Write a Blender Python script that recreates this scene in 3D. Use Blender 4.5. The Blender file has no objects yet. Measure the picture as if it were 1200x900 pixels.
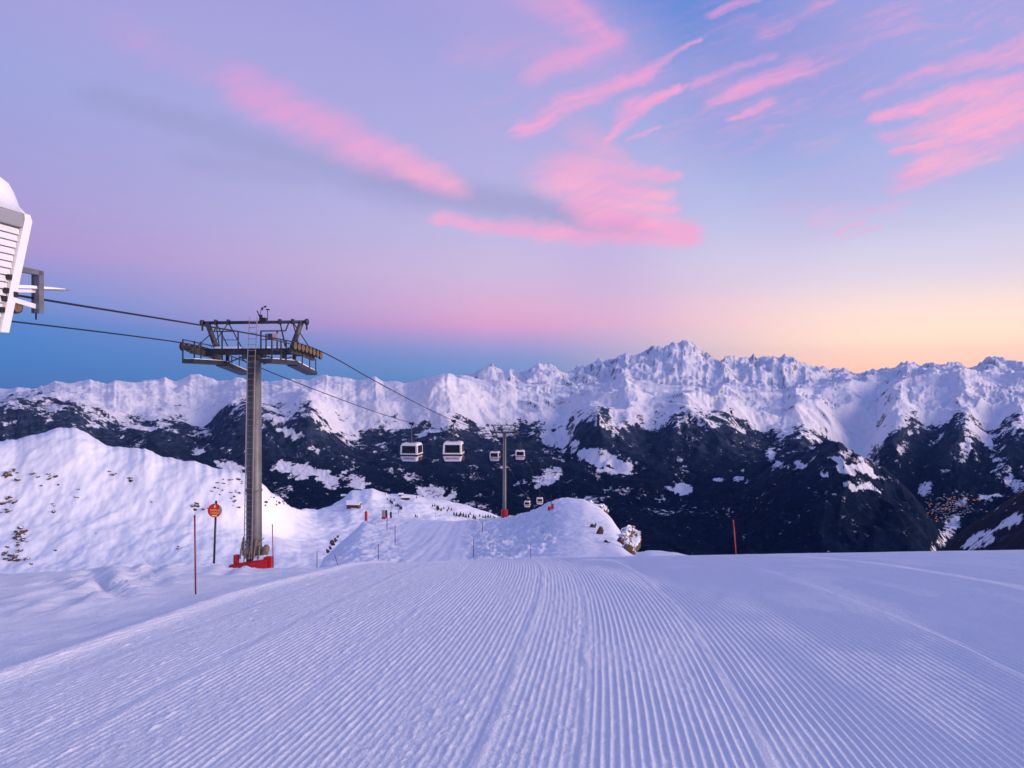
import bpy, bmesh, math, random
import numpy as np
from mathutils import Vector, Matrix

random.seed(7)
rad = math.radians
SC = bpy.context.scene
COL = SC.collection
F, CX, CY = 800.0, 600.0, 450.0          # 24 mm lens: focal length in photo pixels, level camera


def lin(c):
    return tuple(((v / 255.0) / 12.92 if v <= 10 else ((v / 255.0 + 0.055) / 1.055) ** 2.4) for v in c)


# ------------------------------------------------------------------ camera
cam_d = bpy.data.cameras.new("camera")
cam_d.sensor_fit = 'HORIZONTAL'
cam_d.sensor_width = 36.0
cam_d.lens = 24.0
cam_d.clip_start = 0.1
cam_d.clip_end = 200000.0
cam = bpy.data.objects.new("camera", cam_d)
cam.location = (0, 0, 0)
cam.rotation_euler = (rad(90), 0, 0)
COL.objects.link(cam)
SC.camera = cam

# ------------------------------------------------------------------ sun and colour management
SUN_AZ, SUN_EL = 110.0, 12.0               # degrees right of the view direction / above the horizon
SUN_DIR = Vector((math.sin(rad(SUN_AZ)) * math.cos(rad(SUN_EL)), math.cos(rad(SUN_AZ)) * math.cos(rad(SUN_EL)), math.sin(rad(SUN_EL))))
sun_d = bpy.data.lights.new("sun", 'SUN')
sun_d.energy = 4.0
sun_d.angle = rad(36)
sun_d.color = (1.0, 0.74, 0.63)
sun = bpy.data.objects.new("sun", sun_d)
sun.rotation_euler = (-SUN_DIR).to_track_quat('-Z', 'Y').to_euler()
COL.objects.link(sun)
SC.view_settings.view_transform = 'Standard'
SC.view_settings.look = 'None'
SC.view_settings.exposure = 0.0
SC.view_settings.gamma = 1.0
SC.render.engine = 'CYCLES'
SC.cycles.max_bounces = 4
SC.cycles.diffuse_bounces = 2
SC.cycles.glossy_bounces = 2
SC.cycles.transmission_bounces = 3
SC.cycles.volume_bounces = 0
SC.cycles.caustics_reflective = False
SC.cycles.caustics_refractive = False
SC.cycles.use_denoising = True

# ------------------------------------------------------------------ node helpers


class NT:
    def __init__(self, tree):
        self.t = tree
        self.n = tree.nodes
        self.l = tree.links

    def node(self, kind, **kw):
        nd = self.n.new(kind)
        for k, v in kw.items():
            setattr(nd, k, v)
        return nd

    def put(self, sock, v):
        if isinstance(v, bpy.types.NodeSocket):
            self.l.new(v, sock)
        else:
            sock.default_value = v

    def m(self, op, a, b=0.0, c=0.0, clamp=False):
        nd = self.n.new('ShaderNodeMath')
        nd.operation = op
        nd.use_clamp = clamp
        self.put(nd.inputs[0], a)
        self.put(nd.inputs[1], b)
        if op in ('MULTIPLY_ADD', 'WRAP', 'COMPARE', 'SMOOTH_MIN', 'SMOOTH_MAX'):
            self.put(nd.inputs[2], c)
        return nd.outputs[0]

    def rng(self, v, a, b, c=0.0, d=1.0, kind='SMOOTHSTEP'):
        nd = self.n.new('ShaderNodeMapRange')
        nd.interpolation_type = kind
        self.put(nd.inputs[0], v)
        for i, x in enumerate((a, b, c, d)):
            self.put(nd.inputs[i + 1], x)
        return nd.outputs[0]

    def mix(self, f, a, b, mode='MIX'):
        nd = self.n.new('ShaderNodeMix')
        nd.data_type = 'RGBA'
        nd.blend_type = mode
        self.put(nd.inputs[0], f)
        self.put(nd.inputs[6], a if isinstance(a, bpy.types.NodeSocket) else (*a[:3], 1.0))
        self.put(nd.inputs[7], b if isinstance(b, bpy.types.NodeSocket) else (*b[:3], 1.0))
        return nd.outputs[2]

    def noise(self, vec, scale, detail=4.0, rough=0.55, dist=0.0):
        nd = self.n.new('ShaderNodeTexNoise')
        nd.inputs['Scale'].default_value = scale
        nd.inputs['Detail'].default_value = detail
        nd.inputs['Roughness'].default_value = rough
        nd.inputs['Distortion'].default_value = dist
        self.l.new(vec, nd.inputs['Vector'])
        return nd.outputs[0]

    def comb(self, x, y, z=0.0):
        nd = self.n.new('ShaderNodeCombineXYZ')
        for i, v in enumerate((x, y, z)):
            self.put(nd.inputs[i], v)
        return nd.outputs[0]

    def ramp(self, v, stops):
        nd = self.n.new('ShaderNodeValToRGB')
        el = nd.color_ramp.elements
        while len(el) < len(stops):
            el.new(0.5)
        for e, (p, c) in zip(el, stops):
            e.position = p
            e.color = (*c[:3], 1.0)
        self.l.new(v, nd.inputs[0])
        return nd.outputs[0]


# ------------------------------------------------------------------ world: dusk sky with afterglow, belt of Venus and cirrus
world = bpy.data.worlds.new("World")
SC.world = world
world.use_nodes = True
W = NT(world.node_tree)
W.n.clear()
tc = W.node('ShaderNodeTexCoord')
sep = W.node('ShaderNodeSeparateXYZ')
W.l.new(tc.outputs['Generated'], sep.inputs[0])
dx, dy, dz = sep.outputs
hl = W.m('SQRT', W.m('ADD', W.m('MULTIPLY', dx, dx), W.m('ADD', W.m('MULTIPLY', dy, dy), 1e-5)))
tanel = W.m('DIVIDE', dz, hl)
rt = W.m('DIVIDE', tanel, 1.0, clamp=True)
csun = W.m('DIVIDE', W.m('ADD', W.m('MULTIPLY', dx, math.sin(rad(SUN_AZ))), W.m('MULTIPLY', dy, math.cos(rad(SUN_AZ)))), hl)
left_c = W.ramp(rt, [(p, lin(c)) for p, c in [(0.0, (70, 118, 182)), (.03, (70, 128, 196)), (.07, (74, 134, 204)), (.10, (108, 145, 212)), (.13, (140, 146, 212)),
                    (.165, (172, 148, 208)), (.23, (168, 156, 214)), (.37, (154, 163, 220)), (.56, (146, 152, 216)), (1.0, (112, 132, 204))]])
mid_c = W.ramp(rt, [(p, lin(c)) for p, c in [(0.0, (96, 140, 192)), (.0125, (106, 145, 198)), (.0375, (132, 150, 207)), (.05, (152, 155, 210)), (.065, (178, 158, 210)), (.0875, (220, 162, 206)), (.115, (224, 176, 212)),
                    (.16, (212, 190, 222)), (.22, (194, 192, 228)), (.37, (164, 176, 226)), (.56, (140, 154, 218)), (1.0, (108, 134, 206))]])
right_c = W.ramp(rt, [(p, lin(c)) for p, c in [(0.0, (264, 198, 160)), (.03, (266, 216, 186)), (.06, (268, 232, 204)), (.10, (252, 228, 219)), (.14, (230, 218, 233)),
                      (.18, (216, 214, 236)), (.25, (180, 192, 233)), (.37, (150, 172, 228)), (.56, (126, 152, 221)), (1.0, (100, 132, 208))]])
sky = W.mix(W.rng(csun, -0.86, -0.37, kind='LINEAR'), left_c, mid_c)
sky = W.mix(W.rng(csun, -0.36, 0.20, kind='SMOOTHSTEP'), sky, right_c)

front = W.rng(dy, 0.02, 0.15)
yy = W.m('MAXIMUM', dy, 0.02)
U0 = W.m('DIVIDE', dx, yy)
V0 = W.m('DIVIDE', dz, yy)
# domain warp: cirrus fibres
pv = W.comb(U0, V0)
wn = W.node('ShaderNodeTexNoise')
wn.inputs['Scale'].default_value = 13.0
wn.inputs['Detail'].default_value = 7.0
wn.inputs['Roughness'].default_value = 0.62
W.l.new(pv, wn.inputs['Vector'])
wsep = W.node('ShaderNodeSeparateColor')
W.l.new(wn.outputs['Color'], wsep.inputs[0])
U = W.m('ADD', U0, W.m('MULTIPLY', W.m('SUBTRACT', wsep.outputs[0], 0.5), 0.034))
V = W.m('ADD', V0, W.m('MULTIPLY', W.m('SUBTRACT', wsep.outputs[1], 0.5), 0.034))
# streak noise running up to the right (about 20 degrees)
ca, sa = math.cos(rad(21)), math.sin(rad(21))
SU = W.m('ADD', W.m('MULTIPLY', U, ca), W.m('MULTIPLY', V, sa))
SV = W.m('SUBTRACT', W.m('MULTIPLY', V, ca), W.m('MULTIPLY', U, sa))
streak = W.noise(W.comb(W.m('MULTIPLY', SU, 7.0), W.m('MULTIPLY', SV, 46.0)), 1.0, 5.0, 0.62)
streak2 = W.noise(W.comb(W.m('MULTIPLY', U, 5.0), W.m('MULTIPLY', V, 16.0), 3.1), 1.0, 5.0, 0.6)


def stroke(x0, y0, x1, y1, w0, w1, amp, soft=0.0, st=None, s0=0.25, s1=0.75, spread=2.0):
    """soft tapered band between two sky directions (given as tangents of azimuth / elevation)"""
    ax, ay, bx, by = (x0 - CX) / F, (CY - y0) / F, (x1 - CX) / F, (CY - y1) / F
    lx, ly = bx - ax, by - ay
    L2 = lx * lx + ly * ly
    L = math.sqrt(L2)
    pu = W.m('SUBTRACT', U, ax)
    pw = W.m('SUBTRACT', V, ay)
    t = W.m('MULTIPLY_ADD', pu, lx / L2, W.m('MULTIPLY', pw, ly / L2), clamp=False)
    tcl = W.m('ADD', t, 0.0, clamp=True)
    across = W.m('MULTIPLY_ADD', pw, lx / L, W.m('MULTIPLY', pu, -ly / L))
    over = W.m('MULTIPLY', W.m('SUBTRACT', t, tcl), L * 0.55)
    d = W.m('SQRT', W.m('MULTIPLY_ADD', across, across, W.m('MULTIPLY', over, over)))
    w = W.m('MULTIPLY_ADD', tcl, (w1 - w0) / F, w0 / F)
    q = W.m('DIVIDE', d, w)
    msk = W.rng(q, spread, soft, 0.0, amp)
    return msk


def total(ms):
    acc = ms[0]
    for k in ms[1:]:
        acc = W.m('MAXIMUM', acc, k)
    return acc


# broad veils
veil = total([stroke(520, -60, 690, 60, 110, 60, .60), stroke(650, 130, 690, 250, 60, 70, .42), stroke(100, -40, 560, 160, 110, 120, .40),
              stroke(880, 110, 1250, -40, 70, 160, .42), stroke(960, 240, 1300, 120, 50, 140, .30), stroke(880, 60, 1080, -60, 40, 60, .35)])
soft = total([
    stroke(150, 40, 330, 125, 26, 34, .34), stroke(300, 112, 430, 176, 26, 24, .86), stroke(400, 160, 520, 212, 24, 15, .92),
    stroke(520, 256, 640, 270, 8, 11, .95), stroke(640, 270, 806, 284, 12, 8, 1.0),
    stroke(600, -40, 690, 34, 32, 24, .66), stroke(650, -12, 716, 46, 16, 9, .80), stroke(636, 84, 716, 48, 16, 12, .74), stroke(560, 60, 680, 70, 30, 24, .36),
    stroke(696, 168, 742, 196, 24, 12, .62), stroke(674, 196, 796, 206, 24, 5, .86), stroke(668, 214, 774, 226, 24, 9, .98), stroke(690, 236, 784, 244, 20, 7, 1.0), stroke(712, 256, 804, 268, 20, 11, 1.15), stroke(760, 268, 806, 280, 12, 9, 1.1),
    stroke(1090, 168, 1200, 128, 15, 30, .46), stroke(1076, 206, 1112, 178, 13, 22, .62)])
pink = total([
    stroke(618, 148, 700, 110, 13, 15, .9), stroke(690, 114, 762, 80, 14, 9, .95), stroke(745, 88, 818, 50, 8, 3, .9), stroke(660, 118, 760, 92, 7, 5, .7),
    stroke(711, 166, 740, 126, 7, 13, .92), stroke(733, 134, 790, 104, 13, 5, .95), stroke(785, 106, 840, 84, 4, 2, .6),
    stroke(738, 163, 774, 149, 3.5, 2.5, .85), stroke(790, 142, 830, 124, 3, 2, .35),
    stroke(840, 16, 888, -2, 8, 6, .7, 0, streak, .2, .6), stroke(900, 38, 975, 0, 16, 10, .6, 0, streak, .25, .65), stroke(818, 96, 905, 66, 8, 6, .7, 0, streak, .25, .6),
    stroke(834, 117, 940, 82, 8, 17, .72, 0, streak, .25, .65), stroke(930, 84, 1060, 20, 18, 22, .55, 0, streak, .3, .7), stroke(860, 138, 900, 122, 6, 9, .85, 0, streak, .2, .55),
    stroke(900, 122, 950, 104, 6, 5, .5, 0, streak, .2, .6), stroke(895, 152, 915, 148, 5, 3, .6),
    stroke(1020, 112, 1075, 92, 8, 10, .7, 0, streak, .25, .6), stroke(1095, 84, 1210, 56, 12, 22, .8, 0, streak, .25, .6),
    stroke(1028, 136, 1150, 104, 8, 18, .92, 0, streak, .2, .55), stroke(1140, 106, 1240, 80, 18, 20, .85, 0, streak, .2, .55),
    stroke(1040, 158, 1140, 138, 12, 20, .85, 0, streak, .2, .55), stroke(1120, 142, 1230, 106, 20, 22, .9, 0, streak, .2, .55),
    stroke(1054, 176, 1150, 156, 7, 15, .95, 0, streak, .15, .5), stroke(1140, 158, 1240, 130, 15, 20, .9, 0, streak, .2, .55),
    stroke(1070, 205, 1110, 180, 20, 32, .9, 0, streak, .25, .55), stroke(1105, 190, 1190, 158, 26, 16, .85, 0, streak, .25, .6),
    stroke(955, 263, 1055, 238, 8, 10, .62, 0, streak, .25, .6), stroke(982, 270, 1012, 264, 4, 4, .8), stroke(988, 277, 1032, 268, 4, 3, .7),
])
streak3 = W.noise(W.comb(W.m('MULTIPLY', SU, 16.0), W.m('MULTIPLY', SV, 130.0), 7.7), 1.0, 4.0, 0.65)
fib = W.m('ADD', W.m('MULTIPLY', streak, .45), W.m('ADD', W.m('MULTIPLY', streak2, .30), W.m('MULTIPLY', streak3, .25)))
pink = W.m('POWER', pink, 1.25)
pink = W.m('MULTIPLY', W.rng(W.m('ADD', W.m('MULTIPLY', pink, 1.05), W.m('MULTIPLY', W.m('SUBTRACT', fib, .5), 2.9)), .10, 1.40, 0, .92), W.rng(pink, 0.0, .35))
soft = W.m('MULTIPLY', W.rng(W.m('ADD', soft, W.m('MULTIPLY', W.m('SUBTRACT', fib, .5), 1.3)), .04, 1.40, 0, .95), W.rng(soft, 0.0, .35))
veilr = total([stroke(860, 130, 1250, -20, 46, 120, .9), stroke(1000, 160, 1250, 60, 40, 70, .8), stroke(940, 262, 1060, 236, 22, 16, .7), stroke(780, 60, 900, 20, 40, 40, .5), stroke(620, 130, 800, 60, 40, 30, .6)])
veilr = W.m('MULTIPLY', veilr, W.rng(fib, .47, .66, 0, .42))
pink = W.m('MAXIMUM', pink, veilr)
pink = W.m('MAXIMUM', pink, soft)
dusk = total([stroke(120, 116, 460, 218, 13, 20, .45), stroke(440, 210, 740, 266, 20, 11, .62), stroke(230, 190, 400, 205, 12, 14, .3)])
blue = total([stroke(740, -30, 850, 20, 60, 80, .75), stroke(770, 60, 850, 110, 40, 60, .4)])
bank = W.noise(W.comb(W.m('MULTIPLY', W.m('DIVIDE', dx, W.m('MAXIMUM', dz, .05)), .55), W.m('MULTIPLY', W.m('DIVIDE', dy, W.m('MAXIMUM', dz, .05)), 1.0)), 0.9, 6.0, .62, 0.6)
elsewhere = W.m('MULTIPLY', W.rng(bank, .48, .80, 0, .55), W.m('MULTIPLY', W.rng(tanel, .12, .5), W.m('SUBTRACT', 1.0, W.m('MULTIPLY', front, W.m('MULTIPLY', W.rng(V0, .75, .6), W.rng(W.m('ABSOLUTE', U0), .95, .78))))))
sky = W.mix(W.m('MULTIPLY', front, blue), sky, lin((92, 134, 212)))
sky = W.mix(W.m('MULTIPLY', front, veil), sky, lin((186, 164, 220)))
sky = W.mix(W.m('MULTIPLY', front, dusk), sky, lin((150, 152, 200)))
warm = W.mix(W.rng(tanel, .20, .50), lin((255, 180, 208)), lin((248, 162, 212)))
warm = W.mix(W.rng(W.m('ADD', W.m('MULTIPLY', streak2, .6), W.m('MULTIPLY', streak, .4)), .40, .62), lin((246, 164, 210)), warm)
warm = W.mix(W.rng(csun, -.80, -.37), lin((226, 156, 214)), warm)
sky = W.mix(W.m('MAXIMUM', W.m('MULTIPLY', front, pink), elsewhere), sky, warm)
# below the horizon: the haze over far ground
sky = W.mix(W.m('MULTIPLY', W.rng(tanel, .16, .0), W.rng(csun, -.75, -.2)), sky, W.mix(1.0, sky, (1.20, 1.13, 1.04), 'MULTIPLY'))
sky = W.mix(1.0, sky, (1.05, 1.04, 1.03), 'MULTIPLY')
sky = W.mix(W.rng(tanel, -0.02, 0.0), lin((70, 90, 150)), sky)
bg = W.node('ShaderNodeBackground')
W.l.new(sky, bg.inputs[0])
bg.inputs[1].default_value = 1.0
nish = W.node('ShaderNodeTexSky', sky_type='NISHITA')
nish.sun_disc = False
nish.sun_elevation = rad(SUN_EL)
nish.sun_rotation = rad(SUN_AZ)
nish.altitude = 2400
bg2 = W.node('ShaderNodeBackground')
W.l.new(nish.outputs[0], bg2.inputs[0])
bg2.inputs[1].default_value = 0.0006
addsh = W.node('ShaderNodeAddShader')
W.l.new(bg.outputs[0], addsh.inputs[0])
W.l.new(bg2.outputs[0], addsh.inputs[1])
wout = W.node('ShaderNodeOutputWorld')
W.l.new(addsh.outputs[0], wout.inputs[0])
world.cycles.sampling_method = 'MANUAL'
world.cycles.sample_map_resolution = 512

# ------------------------------------------------------------------ object helpers


def tag(o, label=None, cat=None, group=None, kind=None):
    if label:
        o['label'] = label
    if cat:
        o['category'] = cat
    if group:
        o['group'] = group
    if kind:
        o['kind'] = kind
    return o


def thing(name, label, cat, loc=(0, 0, 0), rz=0.0, group=None):
    o = bpy.data.objects.new(name, None)
    COL.objects.link(o)
    o.location = loc
    o.rotation_euler = (0, 0, rz)
    o.empty_display_size = 0.3
    return tag(o, label, cat, group)


def link_mesh(name, me, parent=None, loc=None):
    o = bpy.data.objects.new(name, me)
    COL.objects.link(o)
    if parent:
        o.parent = parent
    if loc is not None:
        o.location = loc
    return o


class MB:
    """collects boxes, bars, tubes and lathes for ONE mesh object"""

    def __init__(self):
        self.b = bmesh.new()

    def box(self, c, s, rot=None, bevel=0.0):
        m = Matrix.Translation(c) @ (rot.to_4x4() if rot is not None else Matrix.Identity(4)) @ Matrix.Diagonal((*s, 1))
        r = bmesh.ops.create_cube(self.b, size=1.0, matrix=m)
        if bevel:
            es = list({e for v in r['verts'] for e in v.link_edges})
            bmesh.ops.bevel(self.b, geom=es, offset=bevel, segments=2, profile=0.7, affect='EDGES')
        return self

    def bar(self, a, b, w, h=None, up=(0, 0, 1)):
        a, b = Vector(a), Vector(b)
        d = b - a
        y = d.normalized()
        up = Vector(up)
        x = y.cross(up)
        if x.length < 1e-4:
            x = y.cross(Vector((1, 0, 0)))
        x.normalize()
        z = x.cross(y)
        rot = Matrix((x, y, z)).transposed()
        return self.box((a + b) / 2, (w, d.length, h or w), rot)

    def tube(self, a, b, r0, r1=None, n=10, cap=True):
        a, b = Vector(a), Vector(b)
        d = b - a
        q = d.to_track_quat('Z', 'Y').to_matrix().to_4x4()
        m = Matrix.Translation((a + b) / 2) @ q
        bmesh.ops.create_cone(self.b, cap_ends=cap, segments=n, radius1=r0, radius2=r0 if r1 is None else r1, depth=d.length, matrix=m)
        return self

    def lathe(self, prof, axis_m=None, n=24):
        rings = []
        for r, z in prof:
            rings.append([self.b.verts.new((r * math.cos(2 * math.pi * k / n), r * math.sin(2 * math.pi * k / n), z)) for k in range(n)])
        vs = [v for R in rings for v in R]
        for A, B in zip(rings, rings[1:]):
            for k in range(n):
                self.b.faces.new((A[k], A[(k + 1) % n], B[(k + 1) % n], B[k]))
        self.b.faces.new(list(reversed(rings[0])))
        self.b.faces.new(rings[-1])
        if axis_m is not None:
            bmesh.ops.transform(self.b, matrix=axis_m, verts=vs)
        return self

    def loft(self, loops, cap=True):
        R = [[self.b.verts.new(p) for p in lp] for lp in loops]
        n = len(loops[0])
        for A, B in zip(R, R[1:]):
            for k in range(n):
                self.b.faces.new((A[k], A[(k + 1) % n], B[(k + 1) % n], B[k]))
        if cap:
            self.b.faces.new(list(reversed(R[0])))
            self.b.faces.new(R[-1])
        return self

    def mesh(self, name, mat, smooth=False):
        bmesh.ops.recalc_face_normals(self.b, faces=self.b.faces)
        me = bpy.data.meshes.new(name)
        self.b.to_mesh(me)
        self.b.free()
        if mat:
            me.materials.append(mat)
        if smooth:
            me.polygons.foreach_set('use_smooth', [True] * len(me.polygons))
        return me

    def build(self, name, mat, parent=None, smooth=False, label=None):
        o = link_mesh(name, self.mesh(name, mat, smooth), parent)
        if label:
            o['label'] = label
        return o


def copy_tree(o, parent=None):
    c = o.copy()
    COL.objects.link(c)
    if parent:
        c.parent = parent
    for ch in o.children:
        copy_tree(ch, c)
    return c


# ------------------------------------------------------------------ materials


def mat(name, base, rough=0.6, metal=0.0, noise=None, bump=None, spec=0.4):
    m = bpy.data.materials.new(name)
    m.use_nodes = True
    T = NT(m.node_tree)
    p = T.n['Principled BSDF']
    p.inputs['Roughness'].default_value = rough
    p.inputs['Metallic'].default_value = metal
    p.inputs['Specular IOR Level'].default_value = spec
    g = T.node('ShaderNodeTexCoord').outputs['Object']
    if noise:
        sc, amt, col2 = noise
        T.l.new(T.mix(T.rng(T.noise(g, sc, 5.0, .62), .5 - amt, .5 + amt), base, col2), p.inputs['Base Color'])
    else:
        p.inputs['Base Color'].default_value = (*base, 1)
    if bump:
        b = T.node('ShaderNodeBump')
        b.inputs['Strength'].default_value = bump[1]
        b.inputs['Distance'].default_value = bump[2]
        T.l.new(T.noise(g, bump[0], 4.0, .6), b.inputs['Height'])
        T.l.new(b.outputs[0], p.inputs['Normal'])
    return m


SNOW = (.86, .88, .93)
M_zinc = mat('galvanised_steel', (.17, .175, .185), .5, .25, (1.6, .25, (.10, .105, .115)), (30, .15, .01))
M_dark = mat('dark_painted_steel', (.028, .034, .048), .5, .3, (3, .3, (.05, .055, .066)))
M_beam = mat('weathered_steel', (.06, .062, .072), .55, .4, (2.2, .25, (.11, .10, .09)))
M_ladder = mat('ladder_galvanised', (.34, .28, .27), .5, .2, (4, .3, (.24, .21, .21)))
M_rubber = mat('black_rubber', (.02, .02, .022), .7)
M_rim = mat('sheave_rim_ochre', (.26, .18, .09), .5, .3, (8, .3, (.12, .085, .05)))
M_red = mat('red_vinyl', (.62, .015, .02), .5, 0, (2.5, .3, (.45, .01, .018)), (6, .3, .03))
M_redpole = mat('red_plastic', (.20, .012, .03), .4)
M_redpole2 = mat('orange_red_plastic', (.60, .06, .02), .4)
M_black = mat('black_plastic', (.012, .014, .02), .4)
M_rope = mat('steel_rope', (.028, .028, .034), .5, .5)
M_white = mat('white_cabin_paint', (.78, .77, .76), .3, 0, (2, .35, (.70, .69, .70)))
M_glass = mat('tinted_cabin_glass', (.012, .018, .035), .08, 0, spec=.5)
_g = NT(M_glass.node_tree)
_tr = _g.node('ShaderNodeBsdfTransparent')
_tr.inputs[0].default_value = (.62, .72, .85, 1)
_mx = _g.node('ShaderNodeMixShader')
_mx.inputs[0].default_value = .55
_g.l.new(_tr.outputs[0], _mx.inputs[1])
_g.l.new(_g.n['Principled BSDF'].outputs[0], _mx.inputs[2])
_g.l.new(_mx.outputs[0], _g.n['Material Output'].inputs[0])
M_band = mat('black_rubber_band', (.018, .015, .015), .6)
M_yellow = mat('yellow_interior', (.55, .38, .08), .6)
M_lettering = mat('red_lettering', (.62, .03, .06), .5)
M_blue_mark = mat('blue_lettering', (.05, .12, .45), .5)
M_sign = mat('red_sign_face', (.64, .012, .015), .35)
M_yl = mat('yellow_sign_lettering', (.85, .50, .05), .4)
M_cream = mat('cream_sign_lettering', (.85, .72, .35), .4)
M_slat = mat('white_metal_slat', (.76, .77, .78), .35, 0, (3, .4, (.70, .72, .75)))
M_trim = mat('white_corner_trim', (.82, .80, .79), .4)
M_grey = mat('grey_fascia', (.30, .31, .34), .5, .1)
M_frame = mat('blue_grey_frame_paint', (.12, .13, .17), .5, .2, (4, .3, (.18, .19, .22)))
M_wood = mat('brown_timber', (.14, .065, .03), .8, 0, (6, .3, (.07, .035, .018)))
M_canvas = mat('sheet_metal_sign', (.55, .36, .34), .5)
M_tan = mat('tan_netting', (.30, .22, .15), .9, 0, (8, .2, (.16, .13, .10)))

# snow used on things (caps, roofs)
M_snowcap = mat('snow_cap', SNOW, .7, 0, (3, .3, (.82, .85, .92)), (9, .35, .04))


def snow_mat(name, bumps, base=SNOW):
    m = bpy.data.materials.new(name)
    m.use_nodes = True
    T = NT(m.node_tree)
    p = T.n['Principled BSDF']
    p.inputs['Roughness'].default_value = .55
    p.inputs['Specular IOR Level'].default_value = .25
    p.inputs['Sheen Weight'].default_value = .0
    g = T.node('ShaderNodeNewGeometry').outputs['Position']
    T.l.new(T.mix(T.rng(T.noise(g, bumps[0][0], 4), .3, .7), base, tuple(c * .96 for c in base)), p.inputs['Base Color'])
    prev = None
    for sc, st, dist in bumps:
        b = T.node('ShaderNodeBump')
        b.inputs['Strength'].default_value = st
        b.inputs['Distance'].default_value = dist
        T.l.new(T.noise(g, sc, 5.0, .62), b.inputs['Height'])
        if prev:
            T.l.new(prev, b.inputs['Normal'])
        prev = b.outputs[0]
    T.l.new(prev, p.inputs['Normal'])
    return m, T, p, g


M_piste, *_ = snow_mat('groomed_snow', [(75, .75, .010), (28, .6, .016), (9, .35, .03)])
M_piste_side, _T, _p, _pos = snow_mat('groomed_snow_sides', [(75, .75, .010), (28, .6, .016), (9, .35, .03)])
_s = _T.node('ShaderNodeSeparateXYZ')
_T.l.new(_pos, _s.inputs[0])
_yc = _T.m('MINIMUM', _T.m('MAXIMUM', _s.outputs[1], -4.0), 22.0)
_ss = _T.m('ADD', _T.m('SUBTRACT', _s.outputs[0], _T.m('MULTIPLY', _yc, .20)), _T.m('MULTIPLY', _T.m('MULTIPLY', _yc, _yc), .009))
_ss = _T.m('ADD', _ss, _T.m('MULTIPLY', _T.noise(_pos, 1.4, 2), .012))
_wv = _T.m('MULTIPLY', _T.m('COSINE', _T.m('MULTIPLY', _ss, 2 * math.pi / .0425)), _T.rng(_ss, -4.3, -3.7, 0.0, 1.0))
_b = _T.node('ShaderNodeBump')
_b.inputs['Strength'].default_value = 1.0
_b.inputs['Distance'].default_value = .0034
_T.l.new(_wv, _b.inputs['Height'])
_T.l.new(_p.inputs['Normal'].links[0].from_socket, _b.inputs['Normal'])
_T.l.new(_b.outputs[0], _p.inputs['Normal'])
M_hill, *_ = snow_mat('hill_snow', [(.25, .35, .9), (1.4, .4, .16)])


def rock_mat():
    m = bpy.data.materials.new('snowy_rock')
    m.use_nodes = True
    T = NT(m.node_tree)
    p = T.n['Principled BSDF']
    p.inputs['Roughness'].default_value = .85
    g = T.node('ShaderNodeNewGeometry')
    pos = g.outputs['Position']
    s = T.node('ShaderNodeSeparateXYZ')
    T.l.new(g.outputs['Normal'], s.inputs[0])
    nz = T.m('ADD', s.outputs[2], T.m('MULTIPLY', T.m('SUBTRACT', T.noise(pos, .9, 5, .65), .5), 1.5))
    snowm = T.rng(nz, .36, .46)
    rock = T.mix(T.noise(pos, 1.3, 5, .65), (.20, .105, .045), (.055, .04, .035))
    T.l.new(T.mix(snowm, rock, SNOW), p.inputs['Base Color'])
    b = T.node('ShaderNodeBump')
    b.inputs['Strength'].default_value = .6
    b.inputs['Distance'].default_value = .25
    T.l.new(T.noise(pos, 1.1, 6, .65), b.inputs['Height'])
    T.l.new(b.outputs[0], p.inputs['Normal'])
    return m


M_rock = rock_mat()


def needle_mat():
    return mat('conifer_needles', (.022, .032, .03), .9, 0, (1.5, .3, (.035, .045, .04)))


M_needle = needle_mat()
M_bark = mat('bark', (.06, .04, .03), .9)


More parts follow.
